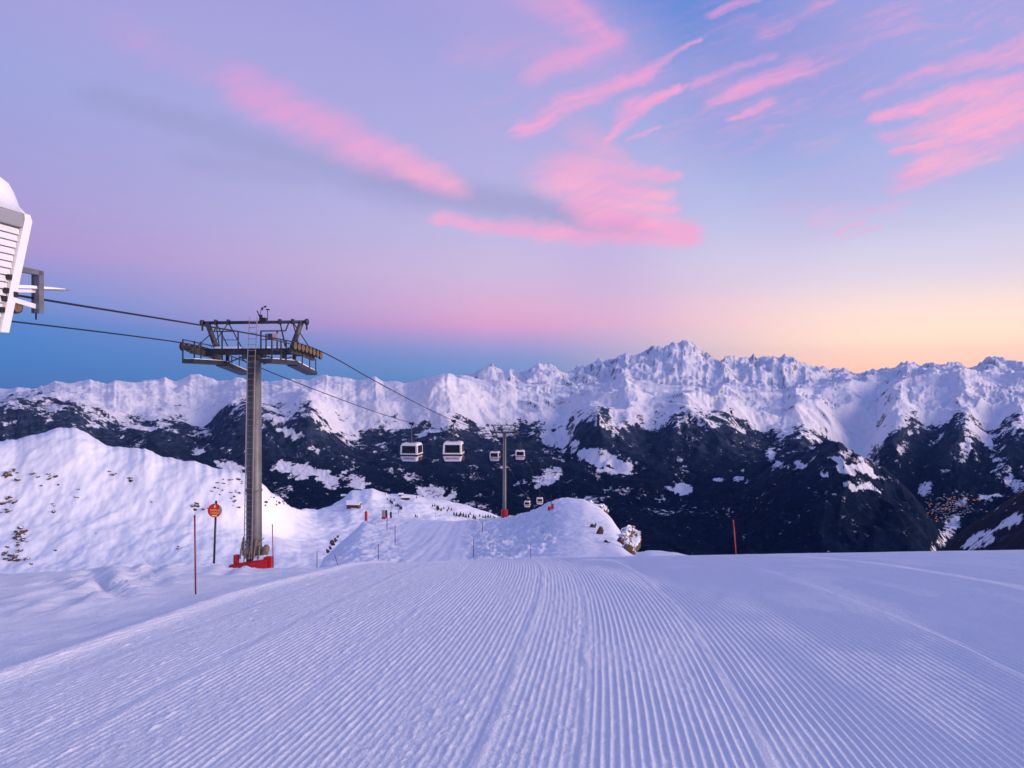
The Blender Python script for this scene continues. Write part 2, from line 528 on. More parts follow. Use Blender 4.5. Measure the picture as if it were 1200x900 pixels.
def mountain_mat():
    m = bpy.data.materials.new('alpine_slopes')
    m.use_nodes = True
    T = NT(m.node_tree)
    p = T.n['Principled BSDF']
    p.inputs['Roughness'].default_value = .8
    p.inputs['Specular IOR Level'].default_value = .02
    g = T.node('ShaderNodeNewGeometry')
    pos = g.outputs['Position']
    fo = T.node('ShaderNodeAttribute', attribute_name='forest').outputs['Fac']
    ro = T.node('ShaderNodeAttribute', attribute_name='rock').outputs['Fac']
    n1 = T.noise(pos, .011, 6, .68)
    n2 = T.noise(pos, .0036, 5, .62)
    n3 = T.noise(pos, .03, 3, .6)
    th = T.m('ADD', T.m('MULTIPLY', n1, .5), T.m('ADD', T.m('MULTIPLY', n2, .15), T.m('MULTIPLY', n3, .35)))
    fm = T.rng(T.m('SUBTRACT', fo, T.rng(th, .36, .64, 0, 1, 'LINEAR')), -.16, .16)
    rm = T.rng(T.m('SUBTRACT', ro, T.rng(th, .32, .68, 0, 1, 'LINEAR')), -.10, .12)
    wood = T.mix(T.rng(n3, .35, .65), (.002, .006, .020), (.005, .013, .034))
    wood = T.mix(T.rng(T.noise(pos, .012, 6, .7), .54, .80), wood, (.035, .058, .12))
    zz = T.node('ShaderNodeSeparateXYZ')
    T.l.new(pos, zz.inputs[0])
    dust_haze = T.m('MULTIPLY', T.rng(zz.outputs[2], -1150, -420), T.m('MULTIPLY', T.rng(n1, .36, .66, .25, 1.0), T.rng(zz.outputs[1], 4800, 6800)))  # snow-dusted upper forest; the tint also paints distance haze into the colour
    wood = T.mix(dust_haze, wood, (.050, .070, .120))
    rock = T.mix(n1, (.05, .055, .07), (.13, .13, .15))
    c = T.mix(rm, T.mix(n1, (.70, .69, .74), (.80, .80, .85)), rock)
    c = T.mix(fm, c, wood)
    T.l.new(c, p.inputs['Base Color'])
    b = T.node('ShaderNodeBump')
    b.inputs['Strength'].default_value = .5
    b.inputs['Distance'].default_value = 9
    T.l.new(T.m('MULTIPLY', T.noise(pos, .0065, 7, .62), T.rng(zz.outputs[1], 15000, 26000, 1.0, 4.5)), b.inputs['Height'])
    T.l.new(b.outputs[0], p.inputs['Normal'])
    return m


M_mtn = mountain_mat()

# ------------------------------------------------------------------ numpy noise


def hash2(ix, iy, seed):
    h = (ix.astype(np.int64) * 374761393 + iy.astype(np.int64) * 668265263 + seed * 974634777) & 0xFFFFFFFF
    h = ((h ^ (h >> 13)) * 1274126177) & 0xFFFFFFFF
    return ((h ^ (h >> 16)) & 0xFFFFFF) / float(0x1000000)


def gnoise(x, y, seed=0):
    ix, iy = np.floor(x), np.floor(y)
    fx, fy = x - ix, y - iy
    ux, uy = fx * fx * fx * (fx * (fx * 6 - 15) + 10), fy * fy * fy * (fy * (fy * 6 - 15) + 10)

    def gr(a, b):
        ang = hash2(ix + a, iy + b, seed) * 2 * np.pi
        return np.cos(ang) * (fx - a) + np.sin(ang) * (fy - b)
    return ((gr(0, 0) * (1 - ux) + gr(1, 0) * ux) * (1 - uy) + (gr(0, 1) * (1 - ux) + gr(1, 1) * ux) * uy) * 1.5


def fbm(x, y, octv=5, seed=0, gain=.5, ridged=False):
    a, f, s = 1.0, 1.0, 0.0
    for k in range(octv):
        n = gnoise(x * f + 17.3 * k, y * f - 9.1 * k, seed + k)
        s = s + a * ((1 - 2 * np.abs(n)) if ridged else n)
        a *= gain
        f *= 2.03
    return s


def sstep(a, b, x):
    t = np.clip((x - a) / (b - a), 0, 1)
    return t * t * (3 - 2 * t)


def pchip(xk, yk, x):
    h = np.diff(xk)
    d = np.diff(yk) / h
    m = np.zeros(len(xk))
    for i in range(1, len(xk) - 1):
        if d[i - 1] * d[i] > 0:
            w1, w2 = 2 * h[i] + h[i - 1], h[i] + 2 * h[i - 1]
            m[i] = (w1 + w2) / (w1 / d[i - 1] + w2 / d[i])
    m[0], m[-1] = d[0], d[-1]
    i = np.clip(np.searchsorted(xk, x) - 1, 0, len(h) - 1)
    t = (x - xk[i]) / h[i]
    return (yk[i] * (1 + 2 * t) * (1 - t) ** 2 + h[i] * m[i] * t * (1 - t) ** 2 + yk[i + 1] * t * t * (3 - 2 * t) + h[i] * m[i + 1] * t * t * (t - 1))


def smooth1(a, w):
    if w <= 0:
        return a
    k = np.exp(-.5 * (np.arange(-3 * w, 3 * w + 1) / w) ** 2)
    k /= k.sum()
    return np.convolve(np.pad(a, 3 * w, mode='edge'), k, mode='valid')


def grid_object(name, X, Y, Z, mt, attrs=None, mask=None):
    """X,Y,Z are (rows, cols) arrays"""
    R, C = X.shape
    idx = np.arange(R * C).reshape(R, C)
    q = np.stack([idx[:-1, :-1], idx[:-1, 1:], idx[1:, 1:], idx[1:, :-1]], -1)
    if mask is not None:
        q = q[mask]
    q = q.reshape(-1, 4)
    co = np.stack([X, Y, Z], -1).reshape(-1, 3)
    used = np.unique(q)
    remap = np.zeros(R * C, np.int64)
    remap[used] = np.arange(len(used))
    q = remap[q]
    co = co[used]
    me = raw_mesh(name, co, q, mt)
    if attrs:
        for k, v in attrs.items():
            a = me.attributes.new(k, 'FLOAT', 'POINT')
            a.data.foreach_set('value', v.reshape(-1)[used].astype(np.float32))
    o = link_mesh(name, me)
    o['kind'] = 'structure'
    return o


def raw_mesh(name, co, quads, mt):
    me = bpy.data.meshes.new(name)
    me.vertices.add(len(co))
    me.vertices.foreach_set('co', co.astype(np.float32).ravel())
    me.loops.add(len(quads) * 4)
    me.loops.foreach_set('vertex_index', quads.astype(np.int32).ravel())
    me.polygons.add(len(quads))
    me.polygons.foreach_set('loop_start', np.arange(0, len(quads) * 4, 4, dtype=np.int32))
    me.polygons.foreach_set('loop_total', np.full(len(quads), 4, np.int32))
    me.polygons.foreach_set('use_smooth', np.ones(len(quads), bool))
    me.materials.append(mt)
    me.update(calc_edges=True)
    return me


# ------------------------------------------------------------------ the groomed slope under the camera
EYE, SL, KR, CR = 1.30, 0.086, 0.00556, 0.03     # camera height above the snow, slope at the camera, roll-over, cross fall


def groom_s(x, y):
    """across-the-piste coordinate: constant along the comb lines the groomer leaves"""
    yc = np.clip(y, -4, 22)
    return x - (.20 * yc - .009 * yc ** 2)


TRK = [[(96, 688), (122, 700), (140, 716)], [(108, 684), (128, 703)], [(152, 672), (158, 690), (150, 706)], [(176, 672), (184, 690), (178, 700)], [(62, 728), (112, 708), (150, 692), (205, 674)],
       [(240, 672), (275, 674), (262, 684)], [(252, 668), (300, 670)], [(30, 716), (90, 704)], [(200, 682), (235, 670)], [(0, 700), (60, 694)]]


def plane_pt(px, py, h=1.55):
    u = (px - CX) / F
    b = (py - CY) / F - SL + CR * u
    disc = b * b - 4 * h * KR
    d = (b - math.sqrt(max(disc, 0))) / (2 * KR)
    return u * d, d


def slope_base(x, y):
    yp = np.maximum(y, 0)
    y1, y2 = 18.0, 46.0
    roll = np.where(yp < y1, KR * yp ** 2, KR * y1 ** 2 + 2 * KR * y1 * (yp - y1)) + .10 * np.maximum(0, yp - y2)
    z = -EYE - SL * y - roll + np.where(x < 0, CR, .0165) * np.clip(x, -14, 14)
    s = groom_s(x, y)
    edge = -4.15 + .16 * gnoise(y * .35, y * 0 + 3.3, 5)
    off = sstep(0.0, .55, edge - s)
    rough = fbm(x * .45, y * .45, 4, 21) * .07 + fbm(x * 2.2, y * 2.2, 3, 31) * .018 + fbm(x * 7, y * 7, 2, 33) * .005
    tr = np.zeros_like(z)
    near = (x < -2.5) & (x > -22) & (y > 2.5) & (y < 24)
    if near.any():
        xs, ys = x[near], y[near]
        acc = np.zeros_like(xs)
        for line in TRK:
            P = [plane_pt(*p) for p in line]
            dm = np.full_like(xs, 9.0)
            for (ax, ay), (bx, by) in zip(P, P[1:]):
                L = (bx - ax) ** 2 + (by - ay) ** 2
                t = np.clip(((xs - ax) * (bx - ax) + (ys - ay) * (by - ay)) / L, 0, 1)
                dm = np.minimum(dm, np.hypot(xs - ax - t * (bx - ax), ys - ay - t * (by - ay)))
            dm = dm + .06 * gnoise(xs * 5, ys * 5, 44) + .03 * gnoise(xs * 14, ys * 14, 45)
            acc = acc - .055 * np.exp(-(dm / .11) ** 2) + .03 * np.exp(-((dm - .28) / .11) ** 2)
        tr[near] = acc
    dist = np.clip(edge - s, 0, 12)
    z = z + off * (-.09 - .012 * dist + .20 * np.exp(-((y - 14.5) / 2.5) ** 2) * sstep(1.5, 4, dist) + rough + tr)
    z = z + .045 * np.exp(-((s - edge - .08) / .12) ** 2)
    z = z + (1 - off) * .012 * fbm(x * .22, y * .22, 2, 8)
    return z, off


def ridge_h(x, y, off):
    s = groom_s(x, y)
    pitch = .0425
    wob = .16 * gnoise(s * 1.3, y * .7, 61) + .05 * gnoise(s * 6, y * 2.5, 62)
    ph = s / pitch + wob
    prof = .5 + .5 * np.cos(2 * np.pi * ph) + .10 * np.cos(4 * np.pi * ph)
    patch = fbm(s * 1.5, y * .55, 4, 71)
    base = np.interp(s, [-9, -4.2, -2.75, -2.6, -1.6, -.72, -.6, -.26, -.18, .55, .66, 3.4, 4.2, 5.2, 20], [.22, .25, .32, .48, .50, .42, .40, .45, .70, .80, .95, .80, .70, .70, .70])
    amp = base * np.clip(1.0 + .9 * np.minimum(patch, .1), np.interp(s, [.3, .9], [.12, .62]), 1.1)
    h = .0100 * amp * prof
    rgh = np.clip(1.05 - amp, 0.03, .75)
    crumbs = np.maximum(0, fbm(x * 16, y * 11, 3, 81)) ** 1.4 * .011
    crumbs2 = np.maximum(0, gnoise(x * 38, y * 30, 85) - .30) * .012
    h = h + (crumbs + crumbs2) * rgh * np.where(s < .5, 1.0, .55)
    for s0, w, lip in ((-.66, .035, .009), (-2.68, .05, .008), (-.22, .022, .007), (.60, .03, .008), (4.2, .10, .010), (-3.5, .05, .006), (-1.75, .03, .005), (2.3, .02, .004)):
        c = s0 + .035 * gnoise(y * .8, y * 0 + s0, 91) + .012 * gnoise(y * 4, y * 0 + s0, 92)
        g = np.exp(-((s - c) / w) ** 2)
        h = h * (1 - .85 * g) + lip * g * (.75 + .7 * gnoise(x * 12, y * 4, 95)) - lip * .40 * np.exp(-((s - c + 1.9 * w) / (.8 * w)) ** 2)
    return h * (1 - off)


def make_slope():
    rows = [1.75]
    while rows[-1] < 19.5:
        yy = rows[-1]
        rows.append(yy + min(.16, 1.7 / (800 * max(EYE / yy ** 2 - KR, .0005))))
    y = np.array(rows)
    sc = np.arange(-15.5, 15.0, .0061)
    Y = np.repeat(y[:, None], len(sc), 1)
    X = sc[None, :] + .20 * Y - .009 * Y ** 2
    inm = np.abs(X) < .775 * Y + .9
    inq = inm[:-1, :-1] & inm[1:, 1:] & inm[:-1, 1:] & inm[1:, :-1]
    sel = np.zeros_like(inm)
    sel[:-1, :-1] |= inq; sel[1:, 1:] |= inq; sel[:-1, 1:] |= inq; sel[1:, :-1] |= inq
    Z = np.zeros_like(X)
    xs, ys = X[sel], Y[sel]
    zb, off = slope_base(xs, ys)
    Z[sel] = zb + ridge_h(xs, ys, off)
    grid_object('ski_slope', X, Y, Z, M_piste, mask=inq)
    # coarser continuation around the part in view (same surface, same material)
    gx = np.concatenate([np.arange(-120, -24, 4.0), np.arange(-24, 24, .25), np.arange(24, 125, 4.0)])
    gy = np.concatenate([np.arange(-90, -4, 4.0), np.arange(-4, 30, .25), np.arange(30, 66, 1.0)])
    GX, GY = np.meshgrid(gx, gy)
    GZ, off = slope_base(GX, GY)
    S = groom_s(GX, GY)
    ins = (np.abs(GX) < .775 * GY + .6) & (GY > 2.1) & (GY < 19.2) & (S > -15) & (S < 14.6)
    allin = ins[:-1, :-1] & ins[1:, 1:] & ins[:-1, 1:] & ins[1:, :-1]
    GZ = GZ - np.where(ins, .06, .0)
    grid_object('ski_slope', GX, GY, GZ, M_piste_side, mask=~allin)


make_slope()

# ------------------------------------------------------------------ terrain built from ridge lines with their own distances


def cols_interp(ctrl, px, smooth=0):
    """ctrl: list of (px, [(depth, py), ...]) -> arrays of depth and z per slot"""
    P = np.array([c[0] for c in ctrl], float)
    K = len(ctrl[0][1])
    D = np.stack([np.interp(px, P, [c[1][k][0] for c in ctrl]) for k in range(K)], 0)
    Q = np.stack([np.interp(px, P, [c[1][k][1] for c in ctrl]) for k in range(K)], 0)
    if smooth:
        D = np.stack([smooth1(r, smooth) for r in D])
        Q = np.stack([smooth1(r, smooth) for r in Q])
    return D, Q


def sheet(px, depth, D, Q):
    """heights on the (depth row, azimuth column) grid by monotone interpolation along each column"""
    Zk = -(Q - CY) / F * D
    Z = np.zeros((len(depth), len(px)))
    ld = np.log(depth)
    for c in range(len(px)):
        Z[:, c] = pchip(np.log(D[:, c]), Zk[:, c], ld)
    X = (px[None, :] - CX) / F * depth[:, None]
    Y = np.repeat(depth[:, None], len(px), 1)
    return X, Y, Z


def make_knoll():
    K = [  # px: visible foot, middle, top, back
        (350, [(30, 690), (60, 695), (100, 700), (150, 700), (200, 740), (330, 860)]),
        (368, [(30, 676), (60, 680), (90, 682), (130, 684), (200, 730), (330, 860)]),
        (378, [(30, 672), (60, 667), (80, 663), (110, 658), (180, 700), (330, 860)]),
        (400, [(30, 672), (60, 664), (82, 652), (112, 636), (190, 690), (340, 860)]),
        (425, [(30, 670), (60, 662), (86, 642), (136, 613), (210, 670), (340, 860)]),
        (445, [(30, 668), (60, 661), (92, 638), (160, 607), (220, 650), (340, 860)]),
        (480, [(30, 666), (60, 659), (92, 637), (170, 609), (220, 645), (340, 860)]),
        (530, [(30, 664), (58, 657), (92, 635), (165, 610.5), (215, 645), (340, 860)]),
        (575, [(30, 664), (55, 656), (90, 633), (156, 609), (205, 645), (330, 860)]),
        (600, [(30, 664), (55, 655), (90, 630), (150, 606), (195, 642), (330, 860)]),
        (625, [(30, 664), (52, 654), (86, 625), (140, 600), (185, 640), (320, 860)]),
        (640, [(30, 664), (52, 654), (82, 622), (136, 592), (175, 630), (320, 860)]),
        (652, [(30, 664), (51, 654), (80, 619), (132, 584.5), (172, 622), (320, 860)]),
        (664, [(30, 664), (50, 654), (78, 617), (130, 583), (170, 622), (320, 860)]),
        (684, [(30, 664), (50, 653), (77, 616), (124, 585), (165, 628), (310, 860)]),
        (702, [(30, 664), (50, 653), (75, 620), (114, 594), (150, 640), (300, 860)]),
        (716, [(30, 664), (49, 653), (70, 627), (104, 606), (140, 655), (290, 860)]),
        (724, [(30, 664), (48, 653), (66, 634), (97, 620), (130, 665), (280, 860)]),
        (731, [(30, 664), (47, 653), (64, 640), (90, 627.5), (125, 672), (280, 860)]),
        (737, [(30, 664), (47, 654), (62, 647), (84, 638), (120, 678), (280, 860)]),
        (743, [(30, 664), (46, 655), (59, 651.5), (74, 649), (104, 690), (270, 860)]),
        (760, [(30, 664), (44, 654), (54, 649), (66, 645.5), (95, 690), (260, 870)]),
        (790, [(30, 664), (42, 654), (50, 650), (60, 648.5), (85, 700), (250, 880)]),
        (812, [(30, 664), (40, 655), (47, 653), (54, 653), (80, 710), (240, 890)]),
        (850, [(30, 666), (40, 664), (47, 668), (54, 674), (80, 730), (230, 900)]),
        (1000, [(30, 680), (40, 690), (47, 700), (54, 710), (80, 760), (230, 930)]),
    ]
    px = np.concatenate([np.arange(350, 860, 1.5), np.arange(860, 1000, 8)])
    depth = np.exp(np.linspace(np.log(30), np.log(230), 260))
    D, Q = cols_interp(K, px, 2)
    X, Y, Z = sheet(px, depth, D, Q)
    # groomed strip on the left half, wind-worked snow on the right
    P = np.repeat(px[None, :], len(depth), 0)
    groomed = sstep(462, 480, P) * sstep(558, 540, P)
    smoothr = sstep(630, 670, P) * sstep(1000, 640, P * 0 + 640)
    Z += (1 - .85 * groomed) * (1 - .72 * smoothr) * (fbm(X * .30, Y * .16, 5, 101, .58) * .34 + fbm(X * 1.1, Y * .5, 3, 103) * .10) * sstep(40, 70, Y)
    lines = np.cos((X + Y * .051) * 2 * np.pi / 1.3)
    Z += groomed * (.014 * lines + .09 * fbm((X + Y * .051) * .55, Y * .02, 3, 107))
    rg = 1 - np.abs(fbm(X * .42 + Y * .06, Y * .20, 4, 109, .6)) * 1.3
    Z += .85 * (rg - .6) * sstep(535, 565, P) * sstep(665, 640, P) * sstep(50, 70, Y)
    grid_object('snow_knoll', X, Y, Z, M_hill)
    return px, depth, Z


def make_hills():
    tops = [(-420, 430, 560), (-150, 470, 528), (-40, 500, 519), (0, 505, 518), (18, 508, 516), (32, 510, 512), (48, 512, 509), (60, 515, 504), (75, 518, 502.5), (90, 518, 504), (102, 516, 509), (112, 515, 515), (130, 512, 523),
            (150, 510, 527), (160, 508, 525.5), (170, 506, 527), (183, 504, 534), (200, 502, 539), (212, 500, 541), (225, 498, 541.5), (240, 496, 546), (255, 494, 551), (275, 492, 553), (290, 492, 556), (305, 494, 566), (320, 500, 580),
            (335, 520, 592), (345, 580, 598), (372, 700, 597.5), (388, 720, 593), (402, 735, 586), (412, 745, 577.5), (422, 750, 577), (428, 752, 575), (436, 755, 573.8), (446, 760, 577.5), (455, 765, 580), (470, 770, 579.5), (485, 775, 581), (500, 780, 585), (520, 788, 588),
            (540, 795, 592), (560, 800, 598), (580, 805, 606), (600, 810, 613), (640, 815, 640), (700, 820, 700), (760, 820, 760)]
    px = np.concatenate([np.arange(-420, -30, 8.0), np.arange(-30, 700, 1.6)])
    tp = np.array(tops, float)
    D3 = np.interp(px, tp[:, 0], tp[:, 1])
    Q3 = np.interp(px, tp[:, 0], tp[:, 2])
    C = [(-420, [(40, 730), (150, 735), (330, 722), (390, 640)]), (0, [(40, 700), (150, 700), (370, 688), (435, 610)]), (150, [(40, 690), (150, 688), (380, 676), (440, 615)]),
         (260, [(40, 685), (150, 682), (380, 668), (440, 622)]), (320, [(40, 684), (150, 682), (390, 664), (455, 630)]), (372, [(40, 684), (160, 684), (400, 662), (540, 628)]),
         (432, [(40, 690), (170, 690), (430, 652), (590, 612)]), (500, [(40, 700), (180, 695), (440, 640), (610, 613)]), (580, [(40, 710), (190, 700), (460, 650), (650, 628)]), (700, [(40, 760), (190, 760), (470, 760), (660, 760)])]
    D, Q = cols_interp(C, px, 10)
    D = np.vstack([D, D3, D3 * 1.25, D3 * 1.9])
    Q = np.vstack([Q, Q3, Q3 + 45, Q3 + 190])
    depth = np.exp(np.concatenate([np.linspace(np.log(40), np.log(330), 60)[:-1], np.linspace(np.log(330), np.log(830), 330)[:-1], np.linspace(np.log(830), np.log(1500), 40)]))
    X, Y, Z = sheet(px, depth, D, Q)
    P = np.repeat(px[None, :], len(depth), 0)
    # distance from the crest in log depth: keep the traced crest
    dc = (np.log(Y) - np.log(D3)[None, :])
    keep = 1 - .75 * np.exp(-(dc / .03) ** 2)
    left = sstep(350, 310, P)
    # gullies down the left face, wind drifts elsewhere
    warp = fbm(X * .012, Y * .012, 3, 201) * 18
    gul = fbm((X + warp) * .030, Y * .010, 5, 203, .55, True)
    far = sstep(180, 400, Y)
    Z += far * keep * left * ((gul - .7) * .30 + fbm(X * .05, Y * .05, 4, 205, .55) * 1.5)
    Z += far * keep * (1 - left) * (fbm(X * .02, Y * .015, 5, 207, .55) * 3.0 + fbm(X * .09, Y * .06, 3, 209) * .5)
    crn = (1.5 * gnoise(px * .075, px * 0 + .5, 221) + 1.0 * gnoise(px * .2, px * 0 + .5, 222)) * sstep(350, 320, px)
    Z += Y / F * crn[None, :] * np.exp(-(dc / .035) ** 2)
    grid_object('snow_hills', X, Y, Z, M_hill)
    return px, depth, Z


KN = make_knoll()
HL = make_hills()


def ground(sh, px, d):
    """height of a terrain sheet at a bearing (px) and distance"""
    p, dep, Z = sh
    c = int(np.clip(np.searchsorted(p, px), 1, len(p) - 1))
    fc = (px - p[c - 1]) / (p[c] - p[c - 1])
    r = int(np.clip(np.searchsorted(dep, d), 1, len(dep) - 1))
    fr = (d - dep[r - 1]) / (dep[r] - dep[r - 1])
    z = (Z[r - 1, c - 1] * (1 - fc) + Z[r - 1, c] * fc) * (1 - fr) + (Z[r, c - 1] * (1 - fc) + Z[r, c] * fc) * fr
    return Vector(((px - CX) / F * d, d, z))


def ground_seen(sh, px, py):
    """point of a terrain sheet met by a sight line: the nearest row that reaches that elevation"""
    p, dep, Z = sh
    c = int(np.clip(np.searchsorted(p, px), 1, len(p) - 1))
    e = CY - F * Z[:, c] / dep
    hit = np.where(e <= py)[0]
    r = hit[0] if len(hit) else int(np.argmin(e))
    return ground(sh, px, dep[r]), dep[r]


# ------------------------------------------------------------------ far mountains
SKY_L = [(-420, 452), (-200, 462), (-80, 470), (0, 469), (5, 467), (20, 463), (40, 457), (55, 452), (65, 448), (80, 450), (95, 449), (105, 446), (115, 448), (125, 450), (135, 445), (150, 448), (165, 448), (178, 445), (186, 446.5), (195, 444), (205, 449), (214, 444), (222, 439.5), (232, 440),
         (245, 444), (255, 447), (275, 446), (290, 448), (300, 447), (315, 449), (330, 446), (345, 447), (360, 447), (372, 444), (382, 441), (392, 442), (400, 443), (410, 446), (417, 448), (424, 446), (430, 445), (440, 443), (450, 449), (466, 447), (477, 450), (490, 446.5), (502, 442.5), (513, 439), (527, 438),
         (534, 442), (546, 444), (556, 447), (570, 448), (587, 446), (600, 449), (606, 452), (640, 454), (700, 457), (720, 452), (734, 447), (752, 451), (766, 453), (785, 455), (800, 453), (813, 455), (834, 460), (850, 452), (867, 455), (890, 458), (917, 462), (933, 454),
         (943, 455), (955, 457), (975, 453), (990, 449), (997, 447), (1003, 450), (1013, 453), (1027, 457), (1040, 452), (1047, 447), (1057, 443), (1067, 445), (1078, 441), (1090, 438), (1103, 440), (1113, 440), (1125, 437), (1133, 437), (1150, 440), (1166, 440), (1180, 441), (1200, 440), (1260, 446), (1400, 430), (1620, 436)]
SKY_F = [(-420, 459), (-100, 462), (0, 458), (10, 459), (20, 457), (28, 459), (40, 462), (300, 470), (480, 452), (520, 446), (550, 441), (556, 438), (562, 435), (566, 433), (577, 433), (583, 437), (590, 438), (597, 434), (603, 438.5), (613, 440), (620, 436), (627, 432), (632, 431), (640, 433), (647, 433), (656, 437), (666, 440), (673, 437), (680, 433),
         (684, 432), (690, 433.5), (700, 425), (706, 424), (712, 427), (717, 425), (725, 420), (730, 419), (733, 418), (739, 421), (745, 420), (750, 418), (758, 416), (766, 413), (776, 412), (783, 410), (790, 406.5), (800, 405), (806, 406.5), (812, 408), (816, 412), (820, 415), (826, 420), (830, 419), (836, 422), (843, 425), (850, 422),
         (856, 425.5), (861, 424), (866, 427), (872, 426), (877, 427.5), (883, 423), (887, 425), (894, 422), (900, 424), (906, 421), (912, 422), (917, 419), (922, 418.5), (928, 421), (933, 427), (939, 427), (944, 428), (950, 432), (960, 435), (968, 437), (973, 438), (980, 437.5), (986, 439), (997, 443), (1006, 445),
         (1013, 443), (1022, 441), (1033, 438), (1042, 438), (1050, 437), (1057, 434), (1063, 433), (1070, 433), (1080, 437), (1090, 433), (1100, 434), (1110, 433), (1123, 433), (1133, 435), (1143, 434), (1150, 432), (1156, 428), (1162, 425.5), (1168, 424.5), (1174, 426), (1180, 429), (1190, 431), (1200, 430), (1300, 440), (1620, 445)]
TREE = [(-420, 490), (-60, 476), (0, 473), (27, 472), (60, 475), (83, 476), (100, 487), (120, 494), (140, 497), (187, 492), (206, 493), (230, 501), (240, 505), (250, 492), (267, 477), (287, 478), (310, 481), (333, 492), (345, 487), (362, 472), (372, 488), (400, 508), (420, 516), (450, 503), (483, 502), (533, 497), (567, 502), (607, 503), (633, 501), (660, 519),
        (674, 492), (690, 485), (707, 488), (722, 507), (733, 491), (750, 491), (760, 508), (777, 494), (800, 485), (833, 490), (853, 488), (867, 502), (905, 512), (917, 508), (940, 504), (967, 514), (987, 537), (1003, 550), (1020, 552), (1036, 520), (1042, 498), (1067, 490), (1083, 507), (1117, 492), (1133, 495), (1150, 505), (1167, 520), (1180, 500), (1193, 494), (1240, 500), (1620, 500)]
CLEAR = [  # snow patches and clearings on the far slopes: bearing, elevation, half-sizes, tilt, strength
    (697, 536, 34, 11, .38, 1.0), (725, 545, 14, 6, .5, .8), (660, 512, 22, 7, .55, .8), (640, 560, 20, 9, -.5, .75), (612, 566, 12, 5, -.4, .6), (515, 577, 24, 9, 0, .75), (540, 590, 40, 6, .1, .6), (416, 563, 17, 10, .4, .8), (480, 558, 14, 8, .3, .5),
    (268, 545, 20, 6, .25, .95), (292, 546, 8, 4, 0, .8), (352, 553, 34, 9, .16, 1.0), (385, 565, 14, 7, .3, .85), (232, 530, 7, 4, 0, 1.0), (170, 502, 12, 2, .05, .7), (176, 490, 5, 2.5, 0, .8), (15, 497, 12, 3, 0, .5), (340, 508, 16, 5, .3, .7), (368, 527, 10, 4, .4, .6), (405, 500, 30, 6, -.1, .9),
    (690, 585, 30, 6, .1, .55), (735, 575, 22, 8, .2, .55), (790, 572, 14, 5, 0, .6), (805, 577, 12, 4, 0, .6), (770, 600, 18, 6, .2, .4), (903, 534, 6, 7, .3, .95), (915, 545, 12, 4, .2, .8), (938, 545, 9, 4, .4, .75), (955, 526, 5, 2, .3, .7), (965, 556, 8, 3, .2, .7), (978, 538, 10, 3, .3, .9), (992, 551, 11, 4, .3, .95), (1010, 549, 12, 5, .4, .8), (1008, 570, 22, 5, .15, 1.0), (1030, 560, 10, 4, .3, .6),
    (842, 562, 8, 3, 0, .8), (870, 562, 10, 4, .1, .8), (803, 573, 10, 5, 0, .8), (1085, 573, 9, 7, 0, .75), (1125, 580, 10, 10, .2, .4), (1160, 583, 18, 3.5, -.1, .9), (1115, 604, 34, 14, -.1, .38), (1112, 622, 8, 18, .7, .7), (1100, 640, 6, 10, .7, .4), (1150, 632, 22, 9, -.4, .55), (1185, 610, 14, 10, -.6, .6), (1190, 570, 14, 8, 0, .7), (1175, 545, 10, 22, -.2, .5), (1130, 530, 7, 16, .3, .6), (1160, 520, 6, 20, -.3, .6),
    (1060, 520, 8, 14, .4, .6), (820, 600, 40, 8, 0, .35), (840, 620, 22, 8, 0, .3), (450, 525, 10, 5, .5, .4), (560, 560, 16, 5, .1, .45), (590, 545, 10, 8, .5, .4), (1000, 530, 22, 16, .7, .35)]


def erosion(pu, pv, gu, gv, f0, octv):
    """branching gullies that follow the local slope (summed oriented waves on jittered cells)"""
    H = np.zeros_like(pu)
    du = np.zeros_like(pu)
    dv = np.zeros_like(pu)
    a, f = .5, f0
    for k in range(octv):
        dirx, diry = gv + dv * 1.5, -(gu + du * 1.5)
        n = np.hypot(dirx, diry) + 1e-6
        sc = np.minimum(1.0, n * 1.2) / n
        dirx, diry = dirx * sc, diry * sc
        x, y = pu * f, pv * f
        ix, iy = np.floor(x), np.floor(y)
        fx, fy = x - ix, y - iy
        va = np.zeros_like(x); vx = np.zeros_like(x); vy = np.zeros_like(x); wt = np.zeros_like(x)
        for i in (-1, 0, 1):
            for j in (-1, 0, 1):
                hx = hash2(ix + i, iy + j, 300 + k) - .5
                hy = hash2(ix + i, iy + j, 400 + k) - .5
                ax, ay = fx - i - .5 - hx, fy - j - .5 - hy
                w = np.exp(-(ax * ax + ay * ay) * 2.2)
                mag = (ax * dirx + ay * diry) * 2 * np.pi
                va += np.cos(mag) * w
                sn = -np.sin(mag) * w
                vx += sn * dirx
                vy += sn * diry
                wt += w
        va, vx, vy = va / wt, vx / wt, vy / wt
        H += va * a
        du += vx * a * 1.6
        dv += vy * a * 1.6
        a *= .40
        f *= 2.0
    return H


